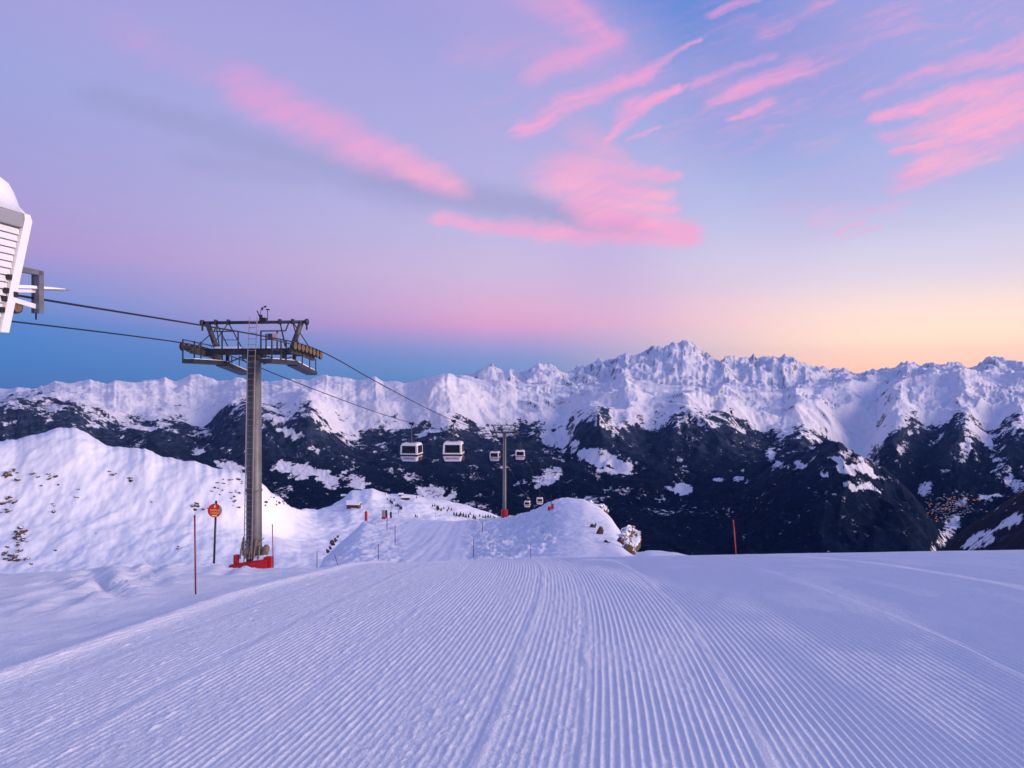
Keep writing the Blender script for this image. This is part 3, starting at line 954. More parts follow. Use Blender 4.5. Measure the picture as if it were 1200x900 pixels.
def make_mountains():
    px = np.concatenate([np.arange(-420, -36, 9.0), np.arange(-36, 1236, 1.2), np.arange(1236, 1620, 9.0)])
    N = len(px)
    itp = lambda tb: np.interp(px, [t[0] for t in tb], [t[1] for t in tb])
    sl, sf, tl = itp(SKY_L), itp(SKY_F), itp(TREE)
    sl = sl + .5 * gnoise(px * .21, px * 0 + .5, 1) + .25 * gnoise(px * .5, px * 0 + 1.5, 2)
    jag = np.where(px > 540, 1.0, .4)
    sf = sf + jag * (.7 * gnoise(px * .27, px * 0 + .5, 3) + .4 * gnoise(px * .6, px * 0 + 1.5, 4))
    ctrl = [  # near edge, right-hand spur, valley, middle spur, dip behind it   (km, py)
        (-420, [(1.0, 900), (2.4, 760), (4.6, 690), (6.5, 600), (7.3, 560)]), (0, [(1.0, 900), (2.4, 780), (4.6, 690), (6.6, 590), (7.4, 545)]), (300, [(1.0, 900), (2.4, 780), (4.6, 695), (6.6, 600), (7.4, 555)]),
        (600, [(1.0, 900), (2.4, 780), (4.6, 700), (6.6, 608), (7.4, 560)]), (850, [(1.0, 900), (2.4, 780), (4.6, 700), (6.5, 590), (7.4, 545)]), (940, [(1.0, 900), (2.4, 780), (4.6, 700), (6.4, 532), (7.5, 528)]),
        (967, [(1.0, 900), (2.4, 770), (4.5, 700), (6.3, 516), (7.6, 550)]), (1000, [(1.0, 900), (2.4, 770), (4.5, 700), (6.1, 533), (7.6, 575)]), (1033, [(1.0, 900), (2.4, 760), (4.5, 700), (6.0, 551), (7.6, 590)]),
        (1067, [(1.0, 900), (2.4, 740), (4.4, 705), (5.8, 578), (7.6, 604)]), (1083, [(1.0, 900), (2.4, 700), (4.4, 705), (5.7, 598), (7.4, 610)]), (1092, [(1.0, 900), (2.4, 664), (4.4, 705), (5.6, 615), (7.2, 612)]), (1110, [(1.0, 880), (2.4, 640), (4.4, 705), (5.6, 650), (7.0, 616)]),
        (1135, [(1.0, 860), (2.4, 618), (4.4, 705), (5.6, 670), (7.0, 612)]), (1165, [(1.0, 840), (2.4, 597), (4.4, 705), (5.6, 675), (7.0, 600)]), (1200, [(1.0, 800), (2.4, 573), (4.4, 700), (5.6, 670), (7.0, 592)]), (1300, [(1.0, 760), (2.4, 515), (4.4, 700), (5.6, 670), (7.0, 590)]), (1620, [(1.0, 700), (2.4, 470), (4.4, 700), (5.6, 660), (7.0, 580)])]
    D, Q = cols_interp(ctrl, px, 6)
    D *= 1000
    d_tree = np.full(N, 8600.0) + 500 * smooth1(gnoise(px * .012, px * 0 + 9.5, 12), 8)
    d_fr = np.full(N, 10600.0) + 1400 * smooth1(gnoise(px * .010, px * 0 + 4.5, 13), 8) + np.interp(px, [0, 300, 600, 1200], [1800, 1200, 0, 800])
    d_dip = d_fr * 1.5
    d_sh = np.full(N, 27000.0)
    d_sk = np.interp(px, [-420, 400, 560, 700, 1000, 1200], [42000, 36000, 30000, 38000, 40000, 44000])
    tls = smooth1(tl, 8)
    q_dip = np.maximum(sl, sf) + np.interp(px, [-420, 400, 560, 700, 950, 1010, 1620], [14, 10, 6, 9, 14, 10, 8])
    q_sh = np.maximum(sl + 6, smooth1(sf, 20) + np.interp(px, [-420, 560, 700, 800, 950, 1620], [8, 8, 16, 26, 14, 9]))
    D = np.vstack([D, d_tree, d_fr, d_dip, d_sh, d_sk, np.full(N, 48500.0)])
    Q = np.vstack([Q, np.maximum(tls, sl + 10), sl, q_dip, q_sh, sf, sf + 25])
    ld = np.concatenate([np.linspace(math.log(1000), math.log(4400), 60)[:-1], np.linspace(math.log(4400), math.log(13500), 430)[:-1], np.linspace(math.log(13500), math.log(48000), 190)])
    depth = np.exp(ld)
    X, Y, Z = sheet(px, depth, D, Q)
    U = (px - CX) / F
    UU = np.repeat(U[None, :], len(depth), 0)
    LL = np.repeat(ld[:, None], N, 1)
    # large forms, then gullies along the slope, all proportional to distance (log-polar space keeps shapes similar)
    big = fbm(UU * 8 + LL * 4.0, LL * 7, 3, 501, .42, True)
    fade = lambda Dk, w: np.exp(-((LL - np.log(Dk)[None, :]) / w) ** 2)
    keep = (1 - .93 * fade(d_fr, .045)) * (1 - .92 * fade(d_sk, .025)) * (1 - .25 * fade(D[3], .03)) * (1 - .8 * fade(D[1], .05))
    Z = Z + Y * np.where(Y > 16000, .008, .0022 + .0080 * sstep(440, 720, UU * F + CX)) * (big - .55) * keep * sstep(3500, 5500, Y)
    S = Z / Y
    gv, gu = np.gradient(S, ld, U)
    gv = gv + S
    e = erosion(UU + .02 * fbm(UU * 14, LL * 14, 3, 77), LL, gu * 1.6, gv * 1.6, 6.0, 5)
    slope = np.hypot(gu, gv)
    amp = (.0026 + .0050 * sstep(440, 700, UU * F + CX)) * np.clip(slope * 2.2, .15, 1.25) * np.where(Y > 16000, .50, 1.0)
    amp = amp * (1 + 1.1 * sstep(4600, 5600, Y) * sstep(8200, 7200, Y) * sstep(820, 920, UU * F + CX))
    Z = Z + Y * amp * (e - .12) * keep * sstep(1500, 2400, Y)
    Z = Z + Y * .0046 * fbm(UU * 20 + LL * 5, LL * 17, 4, 517, .5) * keep * sstep(6500, 8500, Y) * sstep(16000, 13000, Y) * (1.25 - .6 * sstep(440, 700, UU * F + CX))
    Z = Z + Y * .0007 * (fbm(UU * 120 + LL * 30, LL * 120, 4, 515, .6, True) - .6) * keep * np.where(Y > 16000, 1.0, 1.0)
    alp = sstep(16000, 24000, Y) * sstep(520, 620, UU * F + CX)
    Z = Z + Y * alp * keep * .0058 * (fbm(UU * 24 + LL * 4, LL * 7 - UU * 6, 5, 521, .5, True) - .6)
    # ground cover: where forest grows, and bare rock
    py = CY - F * Z / Y
    PX = UU * F + CX
    TL = np.repeat(tl[None, :], len(depth), 0)
    n = fbm(UU * 26, LL * 26, 5, 531, .6)
    n2 = fbm(UU * 90, LL * 90, 4, 541, .6)
    S2 = Z / Y
    gv2, gu2 = np.gradient(S2, ld, U)
    gv2 = gv2 + S2
    sl2 = np.hypot(gu2, gv2)
    fo = .5 + (py - TL) / 27.0 + n * .62 + n2 * .30 + (e - .1) * .35
    fo = np.clip(fo, 0, 1.25) * sstep(15500, 13500, Y)
    fo = np.where(Y < 5200, 1.14 + .26 * n + .12 * n2 - .95 * sstep(.45, 1.15, fbm(UU * 30 - LL * 30, (UU + LL) * 9, 3, 553, .5, True)), fo)
    fo = np.where((Y < 7100) & (PX > 860), np.maximum(fo, 1.02 + .2 * n), fo)
    for (cx, cy, rx, ry, tilt, st) in CLEAR:
        a, b = PX - cx, py - cy
        c_, s_ = math.cos(tilt), math.sin(tilt)
        q = ((a * c_ + b * s_) / rx) ** 2 + ((-a * s_ + b * c_) / ry) ** 2
        q = q * (1 + .0 * q) + n * .8 + n2 * .6
        fo = fo - st * 1.3 * sstep(1.9, .1, q)
    chute = fbm(UU * 34 + LL * 22 + .4 * n, LL * 7 - UU * 3, 3, 551, .5, True)
    fo = np.minimum(fo, 1.10 + .24 * n + .16 * n2 - .28 * sstep(.8, 1.3, chute) * sstep(640, 560, py))
    deep = sstep(585, 625, py) * sstep(1085, 1040, PX)
    fo = np.maximum(fo, deep * (.92 + .25 * n))
    ro = np.clip((sl2 - 1.0) * 1.0 + n2 * .22 + n * .10, 0, .8)
    ro = np.where(Y > 16000, np.clip((sl2 - .42) * .75 + n2 * .45 + n * .2, 0, .85), ro)
    ro = np.where(py < TL - 2, ro * .75, ro)
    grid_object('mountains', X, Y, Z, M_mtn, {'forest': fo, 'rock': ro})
    return px, depth, Z


MT = make_mountains()
# ================================================================== objects
def slope_z(x, y):
    z, off = slope_base(np.array([float(x)]), np.array([float(y)]))
    return float(z[0])


def slope_seen(px, py):
    d = 3.0
    while d < 60:
        if -F * slope_z((px - CX) / F * d, d) / d + CY <= py:
            break
        d += .1
    return Vector(((px - CX) / F * d, d, slope_z((px - CX) / F * d, d))), d


def text_mesh(name, body, size, mt, parent, loc, rot=(0, 0, 0), width=None):
    cu = bpy.data.curves.new('lettering_outline', 'FONT')
    cu.body = body
    cu.size = size
    cu.align_x = 'CENTER'
    cu.align_y = 'CENTER'
    cu.extrude = .004
    cu.resolution_u = 3
    cu.offset = size * .012
    tmp = bpy.data.objects.new('lettering_outline', cu)
    COL.objects.link(tmp)
    bpy.context.view_layer.update()
    me = bpy.data.meshes.new_from_object(tmp.evaluated_get(bpy.context.evaluated_depsgraph_get()))
    bpy.data.objects.remove(tmp)
    bpy.data.curves.remove(cu)
    me.name = name
    me.materials.clear()
    me.materials.append(mt)
    o = link_mesh(name, me, parent, loc)
    o.rotation_euler = rot
    if width:
        w = max(v.co.x for v in me.vertices) - min(v.co.x for v in me.vertices)
        o.scale = (width / w, 1, 1)
    return o


LINE_AZ = math.atan2(11.9, 114.0)
LRZ = -LINE_AZ
HG = 2.95                                 # half the rope gauge
T1 = Vector((-13.6, 36.0, -9.35))
T2 = Vector((-1.65, 150.0, -29.6))


def line_pt(y, side, z):
    """point of the rope on one side of the lift line"""
    cx = T1.x + (y - T1.y) * math.tan(LINE_AZ)
    return Vector((cx + side * HG * math.cos(LINE_AZ), y - side * HG * math.sin(LINE_AZ), z))


# ------------------------------------------------------------------ sheaves shared by both towers
def sheave_meshes():
    rx = Matrix.Rotation(rad(90), 4, 'Y')
    tyre = MB().lathe([(.10, -.05), (.215, -.05), (.225, -.03), (.20, 0), (.225, .03), (.215, .05), (.10, .05)], rx, 22).mesh('sheave', M_rubber)
    rim = MB()
    for s in (-1, 1):
        rim.lathe([(.145, s * .052 - .006), (.180, s * .052 - .006), (.180, s * .052 + .006), (.145, s * .052 + .006)], rx, 20)
        rim.lathe([(.0, s * .056 - .012), (.035, s * .056 - .012), (.03, s * .056 + .012), (.0, s * .056 + .012)], rx, 12)
        for k in range(3):
            a = 2 * math.pi * k / 3
            rim.bar((s * .05, .05 * math.cos(a), .05 * math.sin(a)), (s * .05, .15 * math.cos(a), .15 * math.sin(a)), .02, .035, (1, 0, 0))
    return tyre, rim.mesh('rim', M_rim)


SH, RIM = sheave_meshes()


def lift_tower(loc, H, label, slope, ladder=True, tilt=0.0):
    t = thing('lift_tower', label, 'lift tower', loc, LRZ, 'gondola lift towers')
    r0, r1 = .40, .36
    MB().lathe([(r0, -2.0), (r0, 0), (r1, H), (r1 * .9, H + .02)], None, 28).build('pole', M_zinc, t, True)
    for k in range(1, 3):
        z = H * k / 3 + .2
        r = r0 + (r1 - r0) * z / H
        MB().lathe([(r, z - .05), (r + .035, z - .05), (r + .035, z + .05), (r, z + .05)], None, 28).build('flange', M_zinc, t)
    MB().box((0, 0, H + .12), (.95, .8, .22), bevel=.03).build('pole_cap', M_beam, t)
    MB().box((0, 0, H + .40), (5.3, .40, .26), bevel=.02).box((0, 0, H + .545), (5.3, .50, .03)).box((0, 0, H + .255), (5.3, .50, .03)).build('crossbeam', M_dark, t)
    sn = MB()
    rng = random.Random(H)
    for x0, w in ((-1.45, 1.3), (.25, 1.1), (1.5, .7)):
        sn.box((x0, 0, H + .61), (w, .5, .12), bevel=.05)
    sn.build('snow', M_snowcap, t)
    # gantry over the crossbeam
    zt = H + 1.95
    MB().tube((-2.85, 0, zt), (2.85, 0, zt), .085, n=12).tube((-2.95, 0, zt), (-2.82, 0, zt), .16, n=14).tube((2.82, 0, zt), (2.95, 0, zt), .16, n=14).build('gantry_beam', M_dark, t, True)
    for s in (-1, 1):
        MB().tube((s * 2.60, 0, zt), (s * 2.08, 0, H + .6), .135, n=12).build('gantry_leg', M_beam, t, True)
        MB().bar((s * 2.88, 0, zt - .05), (s * 2.88, 0, zt - .42), .07).build('hook', M_dark, t)
        for a, b in (((2.12, 0, zt), (2.0, 1.15, H + .62)), ((1.42, 0, zt), (2.0, -.65, H + .62)), ((1.42, 0, zt), (1.25, 1.15, H + .62)), ((2.42, 0, H + 1.35), (2.55, -1.2, H + .55)), ((2.12, 0, zt), (2.62, 1.3, H + .5))):
            MB().tube((s * a[0], a[1], a[2]), (s * b[0], b[1], b[2]), .030, n=6).build('brace', M_dark, t)
        for x in (1.42, 2.12):
            MB().box((s * x, 0, zt + .02), (.09, .26, .28), bevel=.02).build('clamp', M_dark, t)
        # sheave train: beam, rockers, eight sheaves
        zr = H + .72
        sl = lambda y: zr - slope * y - .018 * y * y
        MB().bar((s * (HG - .30), -1.45, sl(-1.45) - .42), (s * (HG - .30), 0, sl(0) - .40), .16, .30).bar((s * (HG - .30), 0, sl(0) - .40), (s * (HG - .30), 1.45, sl(1.45) - .42), .16, .30).box((s * (HG - .45), 0, H + .35), (.5, .34, .4)).build('sheave_beam', M_beam, t)
        for k in range(8):
            y = -1.68 + .48 * k
            o = link_mesh('sheave', SH, t, (s * HG, y, sl(y) - .235))
            link_mesh('rim', RIM, o)
            if k % 2 == 0:
                MB().bar((s * (HG - .12), y - .1, sl(y) - .26), (s * (HG - .12), y + .58, sl(y + .48) - .26), .09, .16).build('rocker', M_dark, t)
        # walkway beside the sheaves: a level half and a half that follows the rope down
        wx = 1.98
        zw = H - .22
        zl = zw - .55 * (slope / .13) ** .5
        MB().box((s * wx, -1.25, zw + .04), (.62, 3.1, .22), bevel=.01).build('walkway', M_dark, t)
        MB().bar((s * wx, .30, zw - .02), (s * wx, 2.9, zl), .62, .20).build('walkway', M_dark, t)
        MB().box((s * wx, -1.3, zw + .165), (.50, 2.7, .04), bevel=.015).bar((s * wx, .45, zw + .14), (s * wx, 2.75, zl + .17), .46, .05).build('snow', M_snowcap, t)
        for y in (-.55, .75):
            MB().bar((s * (wx - .1), y, H + .3), (s * (wx - .1), y, zw - .05), .14).build('hanger', M_dark, t)
        MB().tube((s * (wx - .3), 1.6, H + .25), (s * .4, .2, H - .25), .03, n=6).build('brace', M_dark, t)
        MB().tube((s * (wx - .25), .35, zw + .02), (s * .55, .1, H + .2), .035, n=6).build('brace', M_beam, t)
        rl = MB()
        ys = (-2.75, -1.75, -1.15)
        for y in ys:
            rl.bar((s * (wx + .30), y, zw), (s * (wx + .30), y, zw + 1.1), .055)
        rl.bar((s * (wx + .30), -2.78, zw + 1.1), (s * (wx + .30), -.2, zw + .95), .05).bar((s * (wx + .30), -2.75, zw + .6), (s * (wx + .30), -1.15, zw + .6), .04)
        rl.build('railing', M_dark, t)
        r2 = MB()
        zz = H + 1.45
        for (x, y) in ((1.5, -.5), (.62, -.5)):
            r2.bar((s * x, y, H + .5), (s * x, y, zz), .06)
        r2.bar((s * 1.95, -.5, zz), (s * .62, -.5, zz), .06).bar((s * 1.95, -.5, zz), (s * 1.95, -.1, zt - .05), .05).bar((s * 1.5, -.5, H + 1.0), (s * .62, -.5, H + 1.0), .035)
        r2.build('railing', M_dark, t)
        r3 = MB()
        for y in (.9, 1.9, 2.75):
            zz2 = zw + (zl - zw) * (y - .3) / 2.6
            r3.bar((s * (wx + .28), y, zz2), (s * (wx + .28), y, zz2 + .75), .045)
        r3.bar((s * (wx + .28), .9, zw + .65), (s * (wx + .28), 2.78, zl + .78), .04)
        r3.build('railing', M_dark, t)
    MB().box((0, .5, H + .5), (3.3, .5, .08)).build('walkway', M_beam, t)
    # ladder on the camera side of the pole
    lx, ly = -.03, -.50
    ld = MB()
    for s in (-.21, .21):
        ld.bar((lx + s - .05, ly - .05, -.6), (lx + s + .1, ly + .05, H), .05).bar((lx + s + .1, ly + .05, H), (lx + s + .2, ly + .10, zt + .25), .045)
    k = 0.0
    while k < H + 2.1:
        f = k / H
        xo = -.05 + .15 * min(f, 1) + .1 * max(0, (k - H) / 2.2)
        yo = -.05 + .1 * min(f, 1)
        ld.bar((lx + xo - .21, ly + yo, k), (lx + xo + .21, ly + yo, k), .03)
        k += .30
    ld.build('ladder', M_ladder, t)
    MB().bar((lx - .05, ly + .08, 0), (lx + .1, ly + .17, H - .1), .36, .02).build('cable_duct', M_dark, t)
    # wind sensor on the gantry
    ws = MB().bar((.38, 0, zt), (.38, 0, zt + .40), .12).box((.50, 0, zt + .12), (.34, .22, .24)).tube((.30, 0, zt + .3), (.16, 0, zt + .62), .03, n=6).tube((.32, 0, zt + .4), (.42, 0, zt + .78), .018, n=6)
    ws.tube((.42, 0, zt + .78), (.60, 0, zt + .80), .018, n=6).tube((.74, 0, zt + .1), (.74, 0, zt + .66), .018, n=6).tube((.66, 0, zt + .68), (.84, 0, zt + .66), .035, n=6)
    ws.tube((.40, 0, zt + .70), (.50, 0, zt + .70), .05, n=8).tube((.56, 0, zt + .80), (.66, 0, zt + .84), .045, n=8)
    ws.build('wind_sensor', M_black, t)
    MB().box((1.46, -.62, H + 1.10), (.30, .03, .40)).build('sign_panel', M_canvas, t)
    MB().box((1.12, -.5, H + 1.16), (.22, .2, .30), bevel=.02).tube((.9, -.5, H + .5), (.9, -.5, H + 1.3), .04, n=8).build('control_box', M_dark, t)
    return t


tower = lift_tower(T1, 10.65, 'tall grey gondola tower with ladder standing near on the snowy bank at left', .10)
# padding and netting at its foot
pd = MB()
pd.loft([[(-1.05, -.75, -.45), (-1.05, -.62, -.45), (-.95, -.62, -.02), (-1.0, -.75, -.08)], [(.2, -.85, -.45), (.2, -.68, -.45), (.2, -.68, .20), (.2, -.85, .14)], [(.98, -.72, -.45), (.98, -.55, -.45), (.98, -.55, .30), (.98, -.72, .28)]])
pd.build('foot_pad', M_red, tower, label='low red padding wrapped round the foot of the tower')
MB().box((1.02, -.45, .06), (.42, .30, .66), bevel=.05).build('foot_pad', M_red, tower)
MB().box((-.72, -.5, .22), (.22, .25, .46), bevel=.05).build('foot_pad', M_red, tower)
MB().loft([[(.25, -.62, .2), (.9, -.6, .25), (.95, -.1, .2), (.3, -.1, .2)], [(.32, -.5, .42), (.8, -.48, .46), (.8, -.2, .4), (.35, -.2, .4)]]).build('snow', M_snowcap, tower)
nt = MB()
rg = random.Random(4)
for k in range(34):
    a = rg.uniform(-2.9, -.2)
    b = a + rg.uniform(-.5, .5)
    z0 = rg.uniform(.35, 1.35)
    nt.tube((.53 * math.cos(a), .53 * math.sin(a), z0), (.56 * math.cos(b), .56 * math.sin(b), rg.uniform(.3, 1.3)), .028, n=5)
for k in range(5):
    nt.tube((-.5 + .25 * k, -.56, .25), (-.45 + .25 * k + rg.uniform(-.1, .1), -.5, rg.uniform(.9, 1.35)), .05, n=6)
nt.build('rolled_netting', M_tan, tower)
MB().lathe([(.12, 0), (.19, .05), (.2, .3), (.14, .5), (.05, .56)], Matrix.Translation((.66, -.25, .42)) @ Matrix.Rotation(.35, 4, 'Y'), 12).build('rolled_netting', M_tan, tower)

tower2 = lift_tower(T2, 18.6, 'distant slim gondola tower on the snowy knoll with a red padded foot', .30)
MB().lathe([(.74, -1.0), (.74, 1.95), (.68, 2.0), (.52, 2.0)], None, 8).build('foot_pad', M_red, tower2, label='red padding round the foot of the tower')

# ------------------------------------------------------------------ ropes


def rope(side, label):
    zs = [(4, 2.35), (18, 2.25), (25, 2.22), (33.8, 2.12 - .02), (36, 1.98), (38, 1.76), (46, .45), (56, -1.15), (68, -2.95), (80, -4.55), (92, -5.95), (105, -7.25), (120, -8.50), (135, -9.45), (147, -10.08), (150, -10.28), (153, -11.2), (157, -13.2), (165, -16.0), (185, -22.4), (210, -30.2), (226, -35.2), (248, -40.2), (280, -50), (360, -80)]
    Y = np.array([a for a, _ in zs], float)
    Z = np.array([b for _, b in zs], float)
    ys = np.concatenate([np.linspace(4, 60, 60), np.linspace(62, 360, 90)])
    zz = pchip(Y, Z, ys)
    pts = [line_pt(y, side, z) for y, z in zip(ys, zz)]
    loops = []
    for p in pts:
        loops.append([(p.x + .032 * math.cos(a), p.y, p.z + .032 * math.sin(a)) for a in (0, 1.047, 2.094, 3.1416, 4.189, 5.236)])
    o = MB().loft(loops).build('haul_rope', M_rope, None, True)
    tag(o, label, 'cable', 'ropes of the gondola lift')
    return lambda y: pchip(Y, Z, np.array([float(y)]))[0]


rz_ = rope(1, 'dark steel rope on the right of the lift line, over the sheaves facing the camera')
rope(-1, 'dark steel rope on the left of the lift line, passing behind the near tower pole')

# ------------------------------------------------------------------ gondola cabins


def cabin_loop(z, hx, hy, r):
    out = []
    for cx, cy, a0 in ((hx - r, hy - r, 0), (-hx + r, hy - r, 90), (-hx + r, -hy + r, 180), (hx - r, -hy + r, 270)):
        for k in range(4):
            a = rad(a0 + 30 * k)
            out.append((cx + r * math.cos(a), cy + r * math.sin(a), z))
    return out


def make_cabin():
    t = thing('gondola_cabin', 'cabin', 'gondola cabin', group='gondola cabins hanging on the lift')
    B = -4.45                              # floor below the rope
    L = lambda z, hx, hy, r=.16: cabin_loop(B + z, hx, hy, r)
    MB().loft([L(0, .84, .84), L(.04, .90, .90), L(.62, 1.07, 1.07)]).build('lower_body', M_white, t)
    MB().loft([L(.62, 1.15, 1.15), L(.64, 1.17, 1.17), L(.79, 1.16, 1.16), L(.81, 1.13, 1.13)]).build('belt_band', M_band, t)
    MB().loft([L(.81, 1.11, 1.11), L(.93, 1.09, 1.09), L(.95, 1.06, 1.06)]).build('sill', M_white, t)
    MB().loft([L(1.82, 1.03, 1.03), L(1.98, 1.0, 1.0), L(2.10, .90, .90), L(2.14, .70, .70)]).build('roof', M_white, t)
    for sx in (-1, 1):
        for sy in (-1, 1):
            q = lambda z, h: [(sx * (h - a), sy * (h - b), B + z) for a, b in ((0, .05), (.05, 0), (.22, 0), (.22, .05), (.05, .22), (0, .22))]
            MB().loft([q(.94, 1.06), q(1.83, 1.03)]).build('corner_post', M_white, t)
    for k in range(4):
        R = Matrix.Rotation(rad(90 * k), 3, 'Z')
        g = MB().loft([[R @ Vector(p) for p in lp] for lp in ([(-.86, -1.03, B + .95), (.86, -1.03, B + .95), (.86, -1.01, B + .95), (-.86, -1.01, B + .95)], [(-.84, -1.0, B + 1.83), (.84, -1.0, B + 1.83), (.84, -.98, B + 1.83), (-.84, -.98, B + 1.83)])])
        w = g.build('window', M_glass, t)
        fr = MB()
        for a, b in (((-.80, .98), (.80, .98)), ((-.78, 1.80), (.78, 1.80)), ((-.80, .98), (-.78, 1.80)), ((.80, .98), (.78, 1.80))):
            yy = lambda z: -1.045 + (z - .95) * .034
            fr.bar(R @ Vector((a[0], yy(a[1]), B + a[1])), R @ Vector((b[0], yy(b[1]), B + b[1])), .05, .05)
        if k in (1, 3):
            fr.bar(R @ Vector((0, -1.045, B + .96)), R @ Vector((0, -1.015, B + 1.82)), .06, .05)
        fr.build('frame', M_band, w)
    for s in (-1, 1):
        MB().box((s * 1.10, 0, B + .28), (.16, .9, .38), bevel=.03).build('ski_rack', M_wood, t)
        MB().box((s * .62, 0, B + 1.02), (.35, 1.5, .5), bevel=.05).build('seat', M_yellow, t)
    hg = MB().tube((0, 0, -.28), (0, -.02, B + 2.35), .055, n=10).bar((-.5, 0, B + 2.17), (.5, 0, B + 2.17), .10, .09).bar((0, -.5, B + 2.19), (0, .5, B + 2.19), .10, .09)
    hg.tube((-.16, 0, B + 2.2), (0, 0, B + 2.55), .04, n=8).tube((.16, 0, B + 2.2), (0, 0, B + 2.55), .04, n=8)
    hg.build('hanger', M_beam, t)
    gp = MB().box((0, 0, -.10), (.30, .62, .20), bevel=.03).tube((0, -.42, .02), (0, .42, .02), .07, n=8).box((.16, .0, -.18), (.18, .34, .30), bevel=.03).tube((-.22, -.25, -.02), (.24, -.25, -.02), .09, n=10).tube((-.22, .25, -.02), (.24, .25, -.02), .09, n=10)
    gp.build('grip', M_black, t)
    return t


cabin0 = make_cabin()
used = False
CAB = [(80.5, -1, 'nearest white gondola cabin on the left rope, yellow seat behind its window', 'LES  MENUIRES'), (76.0, 1, 'nearest white gondola cabin on the right rope, hanging clear of the far tower', 'MENUIRES'),
       (157, -1, 'small white gondola cabin just left of the far tower pole', None), (156, 1, 'small white gondola cabin just right of the far tower pole', None),
       (248, -1, 'tiny far gondola cabin below the far tower, the one in open air over the forest', None), (226, 1, 'tiny far gondola cabin beside the top of the snowy knoll', None)]
for y, side, lab, txt in CAB:
    o = cabin0 if not used else copy_tree(cabin0)
    used = True
    o.location = line_pt(y, side, rz_(y))
    o.rotation_euler.z = LRZ + rad(4 if side > 0 else -4)
    o['label'] = lab
    CAB_O = o
    if txt is None:
        continue
for o, txt in [(x, t_) for x, (_, _, l, t_) in zip([q for q in COL.objects if q.name.startswith('gondola_cabin')], CAB) if t_]:
    B = -4.45
    tl_ = text_mesh('lettering', txt, .30, M_lettering, o, (0, -1.012, B + .33), (rad(90 + 15.5), 0, 0), 1.45)
    if '  ' in txt:
        MB().box((-.36, -1.03, B + .40), (.07, .012, .26), Matrix.Rotation(rad(20), 3, 'Y')).build('lettering', M_blue_mark, o, label='small blue mark between the red words')
# the copies keep the same red print
cabs = [q for q in COL.objects if q.name.startswith('gondola_cabin')]
for o in cabs[2:]:
    src = [c for c in cabs[1].children if c.name.startswith('lettering')][0]
    c = src.copy()
    COL.objects.link(c)
    c.parent = o

# ------------------------------------------------------------------ lift station at the left edge


